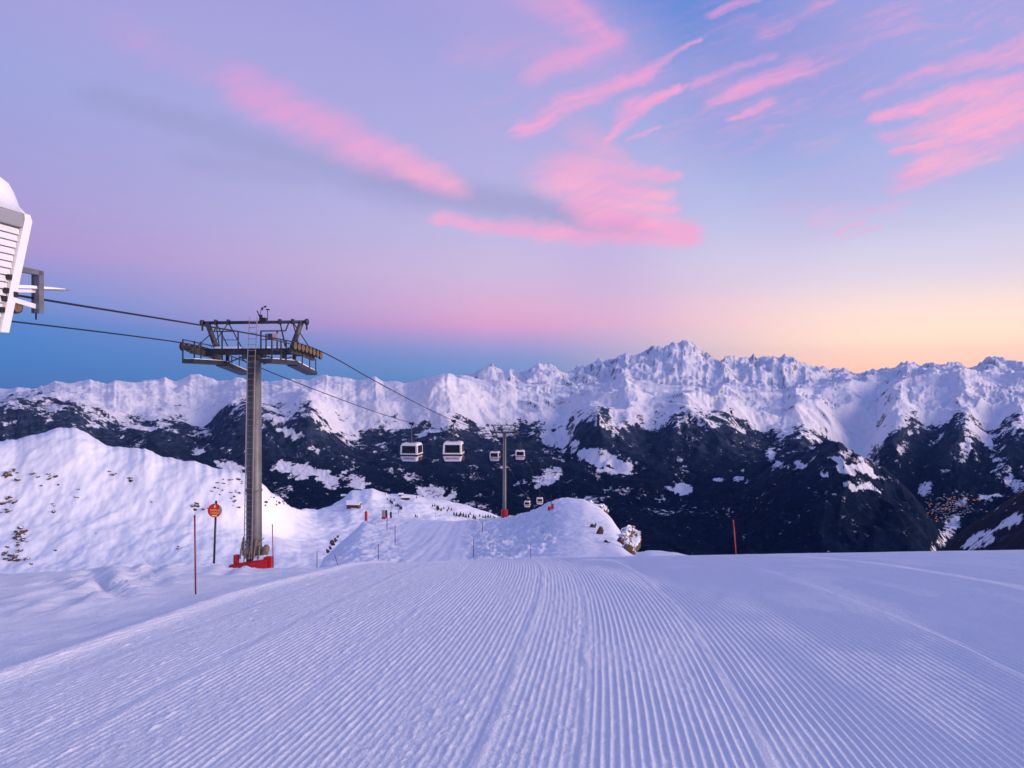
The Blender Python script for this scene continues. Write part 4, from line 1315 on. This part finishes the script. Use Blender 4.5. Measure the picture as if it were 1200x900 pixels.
def station():
    t = thing('lift_station', 'white slatted gondola station end with thick snow on its roof at the left edge', 'lift station', (-15.6, 16.9, 0), LRZ)
    X, Lb = 3.6, -12.0
    edge = lambda z: .38 + (z - 4.0) * (.68 / 2.74)       # the end leans outwards at the top
    z0, z1 = 1.24, 4.15
    # core
    MB().loft([[(-X + .08, Lb, z0), (X - .08, Lb, z0), (X - .08, Lb, z1), (-X + .08, Lb, z1)], [(-X + .08, edge(z0) - .12, z0), (X - .08, edge(z0) - .12, z0), (X - .08, edge(z1) - .12, z1), (-X + .08, edge(z1) - .12, z1)]]).build('shell', M_slat, t)
    n = 15
    h = (3.80 - z0) / n
    for s in (1, -1):
        for k in range(n):
            za, zb = z0 + k * h, z0 + (k + 1) * h - .022
            e0, e1 = edge(za) - .22, edge(zb) - .22
            MB().loft([[(s * (X - .07), Lb, za), (s * (X + .035), Lb, za), (s * (X - .01), Lb, zb), (s * (X - .07), Lb, zb)], [(s * (X - .07), e0, za), (s * (X + .035), e0, za), (s * (X - .01), e1, zb), (s * (X - .07), e1, zb)]]).build('slat', M_slat, t)
        MB().box((s * (X + .02), (Lb + edge(4.0) - .24) / 2, 3.99), (.14, edge(4.0) - .24 - Lb, .36), bevel=.015).build('fascia', M_grey, t)
        MB().loft([[(s * (X - .1), edge(z0) - .21, z0 - .02), (s * (X + .09), edge(z0) - .21, z0 - .02), (s * (X + .09), edge(z0) + .02, z0 - .02), (s * (X - .1), edge(z0) + .02, z0 - .02)],
                   [(s * (X - .1), edge(4.02) - .21, 4.02), (s * (X + .09), edge(4.02) - .21, 4.02), (s * (X + .09), edge(4.02) + .02, 4.02), (s * (X - .1), edge(4.02) + .02, 4.02)],
                   [(s * (X - .1), edge(4.17) - .26, 4.17), (s * (X + .09), edge(4.17) - .26, 4.17), (s * (X + .09), edge(4.17) - .08, 4.17), (s * (X - .1), edge(4.17) - .08, 4.17)]]).build('corner_trim', M_trim, t)
    MB().loft([[(-X + .1, edge(z0) - .10, z0), (X - .1, edge(z0) - .10, z0), (X - .1, edge(z0) - .02, z0), (-X + .1, edge(z0) - .02, z0)], [(-X + .1, edge(z1) - .10, z1), (X - .1, edge(z1) - .10, z1), (X - .1, edge(z1) - .02, z1), (-X + .1, edge(z1) - .02, z1)]]).build('end_panel', M_trim, t)
    rg = random.Random(3)
    bolts = MB()
    for z in (2.02, 2.22, 2.55, 1.75):
        bolts.box((X + .05, edge(z) - .27, z), (.10, .09, .13), bevel=.015)
    bolts.box((X + .10, edge(2.15) - .03, 2.15), (.06, .1, .13), bevel=.015)
    bolts.build('hinge', M_black, t)
    # roof snow: rounded, thick, overhanging the end
    loops = []
    prof = [(Lb, 1.0), (-9, 1.05), (-6, 1.12), (-3, 1.08), (-1.3, 1.04), (-.55, .98), (-.25, .86), (-.05, .60), (.12, .24), (.30, .04), (.40, -.08)]
    for y, th in prof:
        lp = []
        for k in range(15):
            a = math.pi * k / 14
            xx = -(X + .16) * math.cos(a) * (1 - .03 * (1 - min(1, th)))
            lp.append((xx, y + .02 * math.sin(k * 1.7), 4.16 + max(.015, th) * min(1.0, 1.25 * math.sin(a) ** .38) * (1 + .03 * math.sin(k * 2.1 + y))))
        lp += [(X * .8, y, 4.10 + min(0, th)), (-X * .8, y, 4.10 + min(0, th))]
        loops.append(lp)
    MB().loft(loops).build('roof_snow', M_snowcap, t, True)
    # rope guide frame past the end
    MB().bar((3.12, -.2, 2.90), (3.12, 1.34, 2.90), .14, .13).bar((3.12, 1.28, 2.95), (3.12, 1.28, 1.85), .16, .14).bar((3.02, 1.28, 2.95), (3.02, 1.28, 1.85), .05, .20).build('guide_frame', M_frame, t)
    MB().bar((3.0, -.1, 2.20), (3.05, 1.22, 2.02), .09, .12).bar((3.05, -.1, 2.27), (3.05, 1.22, 2.42), .07, .08).bar((3.05, .42, 2.6), (3.05, .42, 1.9), .04).build('guide_arm', M_slat, t)
    MB().tube((3.1, 1.1, 2.44), (3.1, 2.35, 2.60), .022, n=8).build('guide_rod', M_ladder, t)
    MB().loft([[(3.04, -.1, 2.33), (3.16, -.1, 2.33), (3.12, -.1, 2.42)], [(3.05, 1.0, 2.46), (3.15, 1.0, 2.46), (3.12, 1.0, 2.54)], [(3.06, 1.7, 2.54), (3.14, 1.7, 2.54), (3.12, 1.7, 2.59)], [(3.08, 2.2, 2.60), (3.12, 2.2, 2.60), (3.1, 2.2, 2.62)]]).build('snow', M_snowcap, t)
    w = link_mesh('guide_sheave', SH, t, (2.98, .70, 1.96))
    w.scale = (1, .8, .8)
    link_mesh('rim', RIM, w)
    MB().box((3.05, 1.26, 1.78), (.03, .03, .2)).build('bolt', M_black, t)
    for y in (-3.5, -9.5):
        MB().box((0, y, -2.3), (1.0, .9, 7.4), bevel=.05).box((0, y, 1.15), (5.6, .7, .5), bevel=.03).build('column', M_grey, t)
    return t


station()

# ------------------------------------------------------------------ piste sign and marker poles


def sign():
    d = 27.0
    x = (249.5 - CX) / F * d
    z = slope_z(x, d)
    t = thing('piste_sign', 'round red piste sign with yellow lettering on a dark pole by the bank', 'piste sign', (x, d, z), 0)
    top = (450 - 587) / F * d - z
    lean = .13
    MB().tube((0, 0, -.5), (lean, 0, top), .042, n=10).build('pole', M_black, t, True)
    s = thing_child = bpy.data.objects.new('sign_disc', MB().lathe([(.0, -.012), (.265, -.012), (.272, 0), (.265, .012), (0, .012)], Matrix.Rotation(rad(90), 4, 'X'), 36).mesh('sign_disc', M_sign))
    COL.objects.link(s)
    s.parent = t
    s.location = (lean - .03, -.055, top - .37)
    s.rotation_euler = (0, rad(3), rad(8))
    text_mesh('lettering', '6', .17, M_cream, s, (0, -.018, .165), (rad(90), 0, 0))
    text_mesh('lettering', 'MERLE', .115, M_yl, s, (0, -.018, .01), (rad(90), 0, 0), .34)
    text_mesh('lettering', 'COMBE', .105, M_yl, s, (0, -.018, -.105), (rad(90), 0, 0), .30)
    MB().box((0, -.016, -.20), (.18, .01, .045)).build('plate', M_cream, s)
    MB().lathe([(.0, -.003), (.273, -.003), (.273, .003), (.0, .003)], Matrix.Rotation(rad(90), 4, 'X'), 36).build('sign_back', M_grey, t).location = s.location + Vector((0, .016, 0))


sign()


def marker(base, h, label, lean=0.0, r=.017, m=None, depth_lean=0.0):
    o = MB().tube((0, 0, -.2), (lean, depth_lean, h), r, n=8).lathe([(r * 1.25, h * .985), (r * 1.3, h), (r * .4, h + .015)], Matrix.Translation((lean, depth_lean, 0)), 8).build('marker_pole', m or M_redpole, None, True)
    o.location = base
    tag(o, label, 'marker pole', 'red piste marker poles')
    return o


b, d = slope_seen(229.5, 696)
marker(b, (696 - 605) / F * d, 'tallest thin red marker pole, nearest, at the edge of the groomed snow', -.015, .011)
x = (320.5 - CX) / F * 18.0
marker(Vector((x, 18.0, slope_z(x, 18.0))), -slope_z(x, 18.0) - (615 - CY) / F * 18.0, 'thin red marker pole just right of the near tower foot', -.03, .012)
b, d = slope_seen(862, 654.5)
b = Vector(((863.5 - CX) / F * 15.6, 15.6, slope_z((863.5 - CX) / F * 15.6, 15.6)))
marker(b, -b.z - (610 - CY) / F * 15.6, 'leaning orange marker pole alone at the brow before the dark valley', -.08, .012, M_redpole2)
PLS = [(371.5, 640, 664, 'thin red marker pole left of the leaning one in front of the shaded knoll wall', 0), (398, 650, 666, 'short red marker pole leaning left in front of the shaded knoll wall', -.45), (443.5, 638, 656, 'faint red marker pole at the left border of the knoll piste, lower one', 0),
       (463, 616, 640, 'faint red marker pole at the left border of the knoll piste, between two others', 0), (453.5, 600, 622, 'thin pole high on the shaded side of the knoll, below the distant red pad', 0), (555, 632, 653, 'pale red marker pole where groomed and rough snow meet on the knoll', 0),
       (565.5, 612, 624, 'short far marker pole a little left of the far tower foot', 0), (622, 638, 656, 'pale red marker pole low on the rough right side of the knoll', 0)]
for px, pt, pb, lab, ln in PLS:
    b, d = ground_seen(KN, px, pb)
    marker(b, max(1.0, (pb - pt) / F * d), lab, ln, .028 * d / 60 if d > 60 else .024)

# ------------------------------------------------------------------ red pads and gear far down the piste
b, d = ground_seen(KN, 429, 611)
t = thing('padded_post', 'upright red padded post on the brow below the brown huts', 'padded post', b)
MB().lathe([(.30, -.6), (.30, 1.85), (.24, 1.9)], None, 10).build('pad', M_red, t)
MB().tube((0, 0, 1.8), (0, 0, 2.1), .06, n=8).build('post', M_black, t)
b, d = ground_seen(KN, 646, 597)
t = thing('safety_pad', 'pair of red crash pads round a thin pole near the top of the knoll', 'crash pad', b)
MB().box((-.30, 0, .22), (.50, .32, .62), Matrix.Rotation(.12, 3, 'Y'), .07).build('pad', M_red, t)
MB().box((.22, .1, .42), (.36, .32, 1.0), None, .07).build('pad', M_red, t)
MB().tube((.05, .1, -.2), (.0, .1, 2.4), .04, n=6).build('pole', M_black, t)
for px, pb, w, h, m, nm, lab in ((449.5, 608, .7, 2.0, M_grey, 'control_cabinet', 'small grey cabinet standing by the red and black one below the huts'), (452.6, 607, .5, 1.9, M_black, 'control_cabinet', 'small black cabinet with a red foot below the huts')):
    b, d = ground_seen(KN, px, pb)
    t = thing(nm, lab, 'cabinet', b)
    MB().box((0, 0, h / 2 - .1), (w, w * .8, h), None, .05).build('body', m, t)
    MB().box((0, -.03, .2), (w * 1.25, w, .55), None, .05).build('foot_pad', M_red, t)
b, d = ground_seen(KN, 458, 608)
t = thing('padded_post', 'black padded post with a tall thin mast beside the small cabinets', 'padded post', b)
MB().lathe([(.24, -.5), (.24, 1.3), (.15, 1.4)], None, 10).build('pad', M_black, t)
MB().tube((.04, 0, 1.3), (.1, 0, 3.2), .035, n=6).build('mast', M_black, t)
for px, pb, hh, lab in ((450, 600, 5.5, 'thin drag lift mast left of two others beyond the brow'), (467, 606, 5.5, 'thin drag lift mast right of the black padded post'), (510.5, 608, 5.0, 'thin grey mast standing alone on the far snow left of the conifers')):
    b, d = ground_seen(HL, px, pb)
    t = thing('lift_mast', lab, 'mast', b, 0, 'thin masts beyond the brow')
    MB().tube((0, 0, -1), (0, 0, hh), .14, n=6).build('post', M_beam, t)
    MB().bar((-.9, 0, hh - .3), (.9, 0, hh - .1), .16).build('crossarm', M_beam, t)

# ------------------------------------------------------------------ huts on the far shoulder


def hut(px, pb, w, dp, h, rz, label, second=False):
    b, d = ground_seen(HL, px, pb)
    t = thing('mountain_hut', label, 'hut', b, rz)
    MB().box((0, 0, h / 2 - .6), (w, dp, h + 1.2)).build('wall', M_wood, t)
    e = .9
    for s in (-1, 1):
        MB().loft([[(-w / 2 - e, s * (dp / 2 + e), h - .25), (-w / 2 - e, 0, h + dp * .24), (-w / 2 - e, 0, h + dp * .24 + .35), (-w / 2 - e, s * (dp / 2 + e), h + .10)], [(w / 2 + e, s * (dp / 2 + e), h - .25), (w / 2 + e, 0, h + dp * .24), (w / 2 + e, 0, h + dp * .24 + .35), (w / 2 + e, s * (dp / 2 + e), h + .10)]]).build('roof', M_wood, t)
        MB().loft([[(-w / 2 - e + .1, s * (dp / 2 + e - .1), h + .12), (-w / 2 - e + .1, 0, h + dp * .24 + .37), (-w / 2 - e + .3, 0, h + dp * .24 + .95), (-w / 2 - e + .3, s * (dp / 2 + e - .3), h + .60)], [(w / 2 + e - .1, s * (dp / 2 + e - .1), h + .12), (w / 2 + e - .1, 0, h + dp * .24 + .37), (w / 2 + e - .3, 0, h + dp * .24 + .95), (w / 2 + e - .3, s * (dp / 2 + e - .3), h + .60)]]).build('roof_snow', M_snowcap, t)
    for k in range(3):
        MB().box((-w * .3 + w * .3 * k, -dp / 2 - .05, h * .5), (w * .14, .12, h * .42)).build('window', M_glass, t)
    for s in (-1, 1):
        MB().loft([[(s * w / 2, -dp / 2, h - .2), (s * w / 2, dp / 2, h - .2), (s * w / 2, 0, h + dp * .24)], [(s * (w / 2 - .2), -dp / 2, h - .2), (s * (w / 2 - .2), dp / 2, h - .2), (s * (w / 2 - .2), 0, h + dp * .24)]]).build('gable', M_wood, t)
    return t


hut(414.5, 594.5, 12, 6, 2.4, rad(-6), 'larger brown timber hut with snowy roof left on the far shoulder')
hut(412, 590.5, 9, 4, 1.8, rad(-4), 'low brown timber annexe behind the larger hut on the shoulder')
hut(475.5, 586, 8.5, 5, 2.4, rad(8), 'brown timber hut on the crest right of the small summit')
hut(470, 581.5, 4.5, 3.5, 1.7, rad(5), 'small brown shed just left of the hut on the crest')
hut(403, 582.5, 5, 4, 2.0, rad(10), 'small brown shed left of the larger hut, half buried')
b, d = ground_seen(HL, 452, 581)
t = thing('lift_cabin_house', 'tiny pale hut with dark door on the crest beside the summit', 'hut', b)
MB().box((0, 0, .8), (2.2, 2.0, 2.6), None, .1).build('wall', M_trim, t)
MB().box((0, -1.02, .9), (.8, .06, 1.6)).build('door', M_wood, t)
MB().box((0, 0, 2.2), (2.6, 2.4, .35), None, .12).build('roof_snow', M_snowcap, t)

# ------------------------------------------------------------------ small conifers on the far shoulder


def conifer_meshes(seed):
    r = random.Random(seed)
    b = bmesh.new()
    for k in range(95):
        f = (k / 95) ** .8
        z = .18 + .80 * f
        R = .30 * (1 - f) ** .85 + .015
        a = k * 2.4 + r.uniform(-.3, .3)
        L = R * r.uniform(.65, 1.25)
        c, s = math.cos(a), math.sin(a)
        w = .035 + .05 * (1 - f)
        p0 = Vector((c * .02, s * .02, z))
        p1 = Vector((c * L * .6 - s * w, s * L * .6 + c * w, z - .02))
        p2 = Vector((c * L, s * L, z - .07 * r.uniform(.6, 1.4)))
        p3 = Vector((c * L * .6 + s * w, s * L * .6 - c * w, z - .02))
        vs = [b.verts.new(p) for p in (p0, p1, p2, p3)]
        b.faces.new(vs)
        u = b.verts.new((c * L * .5, s * L * .5, z + .035))
        b.faces.new((vs[0], vs[1], u))
        b.faces.new((vs[0], u, vs[3]))
        b.faces.new((vs[1], vs[2], u))
        b.faces.new((vs[2], vs[3], u))
    me = bpy.data.meshes.new('crown')
    b.to_mesh(me)
    b.free()
    me.materials.append(M_needle)
    tr = MB().tube((0, 0, -.12), (0, 0, .9), .03, .006, n=6).mesh('trunk', M_bark)
    return me, tr


CON = [conifer_meshes(k) for k in range(3)]
TP = [(457.5, 590, 5), (459, 591, 4), (460, 591.5, 4), (464, 594, 4), (466, 595, 5), (467.5, 595, 4), (469, 597, 5), (470.5, 598, 5), (454, 587, 3), (462, 587, 3), (488, 584.5, 3), (487, 606.5, 4), (489, 607, 3),
      (507, 595, 4), (509.5, 594.5, 4), (512, 597, 5), (513, 599.3, 7), (514, 597.5, 5), (517, 599.5, 5), (520, 597, 3.5), (524, 600, 4), (526, 598, 4), (529, 599, 4), (532, 605, 5), (535, 606, 6), (538, 606.5, 5), (540, 605, 6), (543, 606.5, 6), (546, 607, 5), (549, 607.5, 5),
      (555, 609, 6), (557, 609.5, 5), (566, 608, 4), (569, 609, 5), (572, 609, 6), (575, 609.5, 6), (578, 610, 6), (580, 611, 6), (562, 606, 4), (551, 604, 4)]
for i, (px, pb, hpx) in enumerate(TP):
    b, d = ground_seen(HL, px, pb)
    spot = 'in the row close left of the far tower foot' if px > 553 else ('in the dense row midway on the far shoulder' if px > 530 else ('in the loose group with the tallest tree on the far shoulder' if px > 500 else ('alone in the middle of the far shoulder' if px > 480 else 'in the clump below the small summit beside the huts')))
    t = thing('conifer', 'small dark conifer ' + spot, 'conifer', b, i * 1.3, 'conifers ' + spot)
    h = hpx / F * d
    t.scale = (h * 1.15, h * 1.15, h)
    cr, tr = CON[i % 3]
    link_mesh('crown', cr, t)
    link_mesh('trunk', tr, t)

# ------------------------------------------------------------------ rocks


def rock_mesh(seed, sub=2, rough=.35):
    b = bmesh.new()
    bmesh.ops.create_icosphere(b, subdivisions=sub, radius=1.0)
    rs = np.random.RandomState(seed)
    pl = [(Vector(v / np.linalg.norm(v)), rs.uniform(.55, .95)) for v in rs.normal(size=(11, 3))]
    P = np.array([v.co[:] for v in b.verts])
    nz = fbm(P[:, 0] * 1.7 + seed, P[:, 1] * 1.7 + P[:, 2] * 2.1, 4, seed)
    for v, n in zip(b.verts, nz):
        for nrm, dd in pl:
            k = v.co.dot(nrm) - dd
            if k > 0:
                v.co -= nrm * k * .9
        v.co *= 1 + rough * n * .5
    me = bpy.data.meshes.new('rock')
    b.to_mesh(me)
    b.free()
    me.materials.append(M_rock)
    return me


RK = [rock_mesh(k, 2) for k in range(7)]
M_stone = mat('bare_brown_stone', (.13, .075, .045), .9, 0, (.8, .2, (.045, .034, .032)), (1.5, .6, .2))
M_stone_t = NT(M_stone.node_tree)
_gn = M_stone_t.node('ShaderNodeNewGeometry')
_sp = M_stone_t.node('ShaderNodeSeparateXYZ')
M_stone_t.l.new(_gn.outputs['Normal'], _sp.inputs[0])
_pb = M_stone_t.n['Principled BSDF']
_bc = _pb.inputs['Base Color'].links[0].from_socket
M_stone_t.l.new(M_stone_t.mix(M_stone_t.rng(M_stone_t.m('ADD', _sp.outputs[2], M_stone_t.m('MULTIPLY', M_stone_t.noise(_gn.outputs['Position'], .7, 3), .5)), .98, 1.12), _bc, SNOW), _pb.inputs['Base Color'])
for _m in RK:
    _m.materials.clear()
    _m.materials.append(M_stone)
BIG = [rock_mesh(40 + k, 4, .5) for k in range(4)]
rs = random.Random(11)
CL = [(10, 557, 11, 6, 9, 4.5), (55, 563, 17, 8, 10, 3.0), (10, 592, 9, 12, 9, 3.6), (62, 597, 4, 6, 3, 2.6), (24, 622, 9, 7, 7, 3.8), (20, 645, 15, 14, 26, 4.0), (36, 663, 3, 2, 2, 3), (153, 563, 3, 3, 3, 3.4), (134, 556, 6, 3, 4, 2.4), (66, 646, 1, 1, 1, 2.6),
      (210, 642, 4, 2, 3, 3.0), (226, 595, 6, 3, 6, 3.2), (241, 598, 3, 2, 3, 2.8), (255, 572, 10, 9, 8, 2.4), (280, 572, 14, 12, 12, 2.4), (272, 590, 10, 6, 5, 2.4), (322, 586, 12, 8, 14, 2.6), (90, 580, 5, 8, 4, 2), (178, 590, 3, 3, 2, 2), (110, 625, 3, 3, 1, 1.5)]
n_r = 0
ROCK_AT = ['at the far left edge of the hill, upper dark patch', 'in the broken row below the left summit of the hill', 'at the far left edge of the hill, middle patch', 'below the broken row left of the hill centre', 'low on the hill near the left picture edge, above the ragged patch', 'in the ragged patch lowest at the left picture edge',
           'under the ragged patch just above the snow bank', 'on the smooth face below the second summit', 'left of the pair below the second summit', 'alone low on the hill right of the ragged patch', 'low on the hill left of the tallest marker pole', 'beside the round sign, on its left', 'just left of the disc of the round sign',
           'high on the ridge above the round sign', 'on the ridge close left of the near tower', 'under the ridge between sign and tower', 'on the ridge end right of the near tower', 'on the open face below the main summit', 'on the face between summit and sign', 'in the middle of the wide white face']
for (cx, cy, sx, sy, n, size), where in zip(CL, ROCK_AT):
    for k in range(n):
        px, py = cx + rs.uniform(-1, 1) * sx, cy + rs.uniform(-1, 1) * sy
        b, d = ground_seen(HL, px, py)
        o = link_mesh('rock', RK[n_r % 7], None, b)
        s = size * rs.uniform(.35, 1.0) / F * d * 1.0
        o.scale = (s * rs.uniform(.8, 1.7), s * rs.uniform(.7, 1.2), s * rs.uniform(.45, .8))
        o.rotation_euler = (rs.uniform(-.6, .6), rs.uniform(-.6, .6), rs.uniform(0, 6.3))
        tag(o, 'small brown rock ' + where, 'rock', ('rocks ' + where) if n > 1 else None)
        n_r += 1


def big_rock(px, pb, d, w, h, me, label, rz=0.0, sh=KN):
    b = ground(sh, px, d)
    o = link_mesh('rock', me, None, (b.x, b.y, (CY - pb) / F * d + h * .32))
    o.scale = (w / 2, w / 2, h / 1.75)
    o.rotation_euler = (0, 0, rz)
    return tag(o, label, 'rock')


big_rock(738.5, 647, 86, 2.7, 3.9, BIG[1], 'large snow capped boulder standing at the right foot of the knoll', 2.2)
big_rock(702, 604, 118, 3.2, 2.7, BIG[0], 'snowy brown crag at the upper right brow of the knoll', 1.9)
big_rock(692, 594, 121, 1.8, 1.3, BIG[3], 'small snowy crag left of the upper crag on the brow', 2.5)
big_rock(732, 640, 66, 1.3, 1.5, BIG[2], 'broken brown rock rib left of the large boulder, upper piece', 1.0)
big_rock(737, 652, 60, 1.2, 1.7, BIG[3], 'broken brown rock rib below the large boulder, lowest piece', 2.0)
big_rock(727, 632, 74, 1.0, .8, BIG[0], 'thin brown slab above the rock rib on the knoll side', 2.9)
for i, (px, py, w, h, lab) in enumerate([(694.5, 618, .8, 1.3, 'upper of the thin brown slabs bare on the smooth knoll side'), (702, 626, .7, 1.6, 'lower of the thin brown slabs bare on the smooth knoll side'), (711, 636, .5, .5, 'tiny brown stone lowest on the smooth knoll side')]):
    b, d = ground_seen(KN, px, py)
    o = link_mesh('rock', RK[i + 2], None, b)
    o.scale = (w / 2.2, .4, h / 2)
    o.rotation_euler = (0, .5, .6)
    tag(o, lab, 'rock')
for i, (px, py) in enumerate([(396, 628), (393, 632), (390, 637), (387, 641), (384, 645), (389, 634)]):
    b = ground(KN, px + 1, 110 - 3 * i)
    o = link_mesh('rock', RK[i], None, ((px - CX) / F * b.y, b.y, (CY - py) / F * b.y - .1))
    o.scale = (.20 + .05 * (i % 3), .4, .30 + .08 * (i % 2))
    o.rotation_euler = (.3 * i, .5, i)
    tag(o, ('highest', 'second highest', 'middle', 'second lowest', 'lowest', 'outermost')[i] + ' dark rock on the sharp left edge of the shaded knoll wall', 'rock', 'rocks along the knoll wall edge')

# ------------------------------------------------------------------ the village far down in the valley
M_lamp = bpy.data.materials.new('sodium_lamp')
M_lamp.use_nodes = True
pb_ = M_lamp.node_tree.nodes['Principled BSDF']
pb_.inputs['Base Color'].default_value = (.3, .1, .02, 1)
pb_.inputs['Emission Color'].default_value = (1.0, .30, .06, 1)
pb_.inputs['Emission Strength'].default_value = .9
LT = [(1114, 583.5), (1117, 584), (1118, 584), (1110, 589), (1109.5, 590), (1106, 593), (1105.5, 594.5), (1106.5, 596), (1107.5, 597.5), (1108.5, 598.5), (1104, 597), (1103, 597), (1099, 593), (1090, 591), (1091, 592), (1088, 594), (1086.5, 602.5), (1087, 603), (1091, 603), (1092, 604), (1096.5, 607), (1096, 609), (1096.5, 612), (1097, 613.5),
      (1133, 586), (1134, 587), (1140, 587), (1142, 587.2), (1144, 587), (1147, 587), (1148, 587), (1120, 594), (1124, 594.5), (1128, 595.5), (1116, 600), (1112, 600), (1099, 599.5), (1093, 598), (1103, 610.5), (1107, 607), (1130, 585), (1113, 590.5), (1116, 590.5), (1121, 591)]
lm, hm, hr = MB(), MB(), MB()
rs = random.Random(5)
for px, py in LT:
    b, d = ground_seen(MT, px, py)
    for q in range(2):
        lm.box((b.x + rs.uniform(-5, 5), b.y - 12, b.z + 9 + rs.uniform(-3, 3)), (4.2, 4.2, 3.6))
for k in range(150):
    px, py = rs.gauss(1112, 17), rs.gauss(596, 7)
    if px > 1160 or px < 1083:
        continue
    b, d = ground_seen(MT, px, py)
    if not 6000 < d < 8600:
        continue
    w, h = rs.uniform(9, 17), rs.uniform(6, 11)
    hm.box((b.x, b.y, b.z + h / 2 - 2), (w, 12, h + 4))
    hr.box((b.x, b.y, b.z + h + .8), (w + 2, 14, 1.6))
tag(lm.build('village_lights', M_lamp), 'orange street lights of the village in the valley', 'street lights', None, 'stuff')
tag(hm.build('village_houses', M_wood), 'tiny dark houses of the village far down in the valley', 'village', None, 'stuff')
tag(hr.build('village_roofs', M_snowcap), 'snowy roofs of the village far down in the valley', 'village roofs', None, 'stuff')

# ------------------------------------------------------------------ the air: thin even haze over the whole valley
M_air = bpy.data.materials.new('valley_air')
M_air.use_nodes = True
_a = NT(M_air.node_tree)
_a.n.remove(_a.n['Principled BSDF'])
_v = _a.node('ShaderNodeVolumePrincipled')
_v.inputs['Color'].default_value = (.20, .42, 1.0, 1)
_v.inputs['Density'].default_value = 5e-6
_v.inputs['Anisotropy'].default_value = 0.0
_a.l.new(_v.outputs[0], _a.n['Material Output'].inputs['Volume'])
hz = MB().box((0, 21000, 400), (130000, 58000, 4300)).build('haze', M_air)
tag(hz, 'thin blue haze filling the air over the valley', 'haze', None, 'stuff')
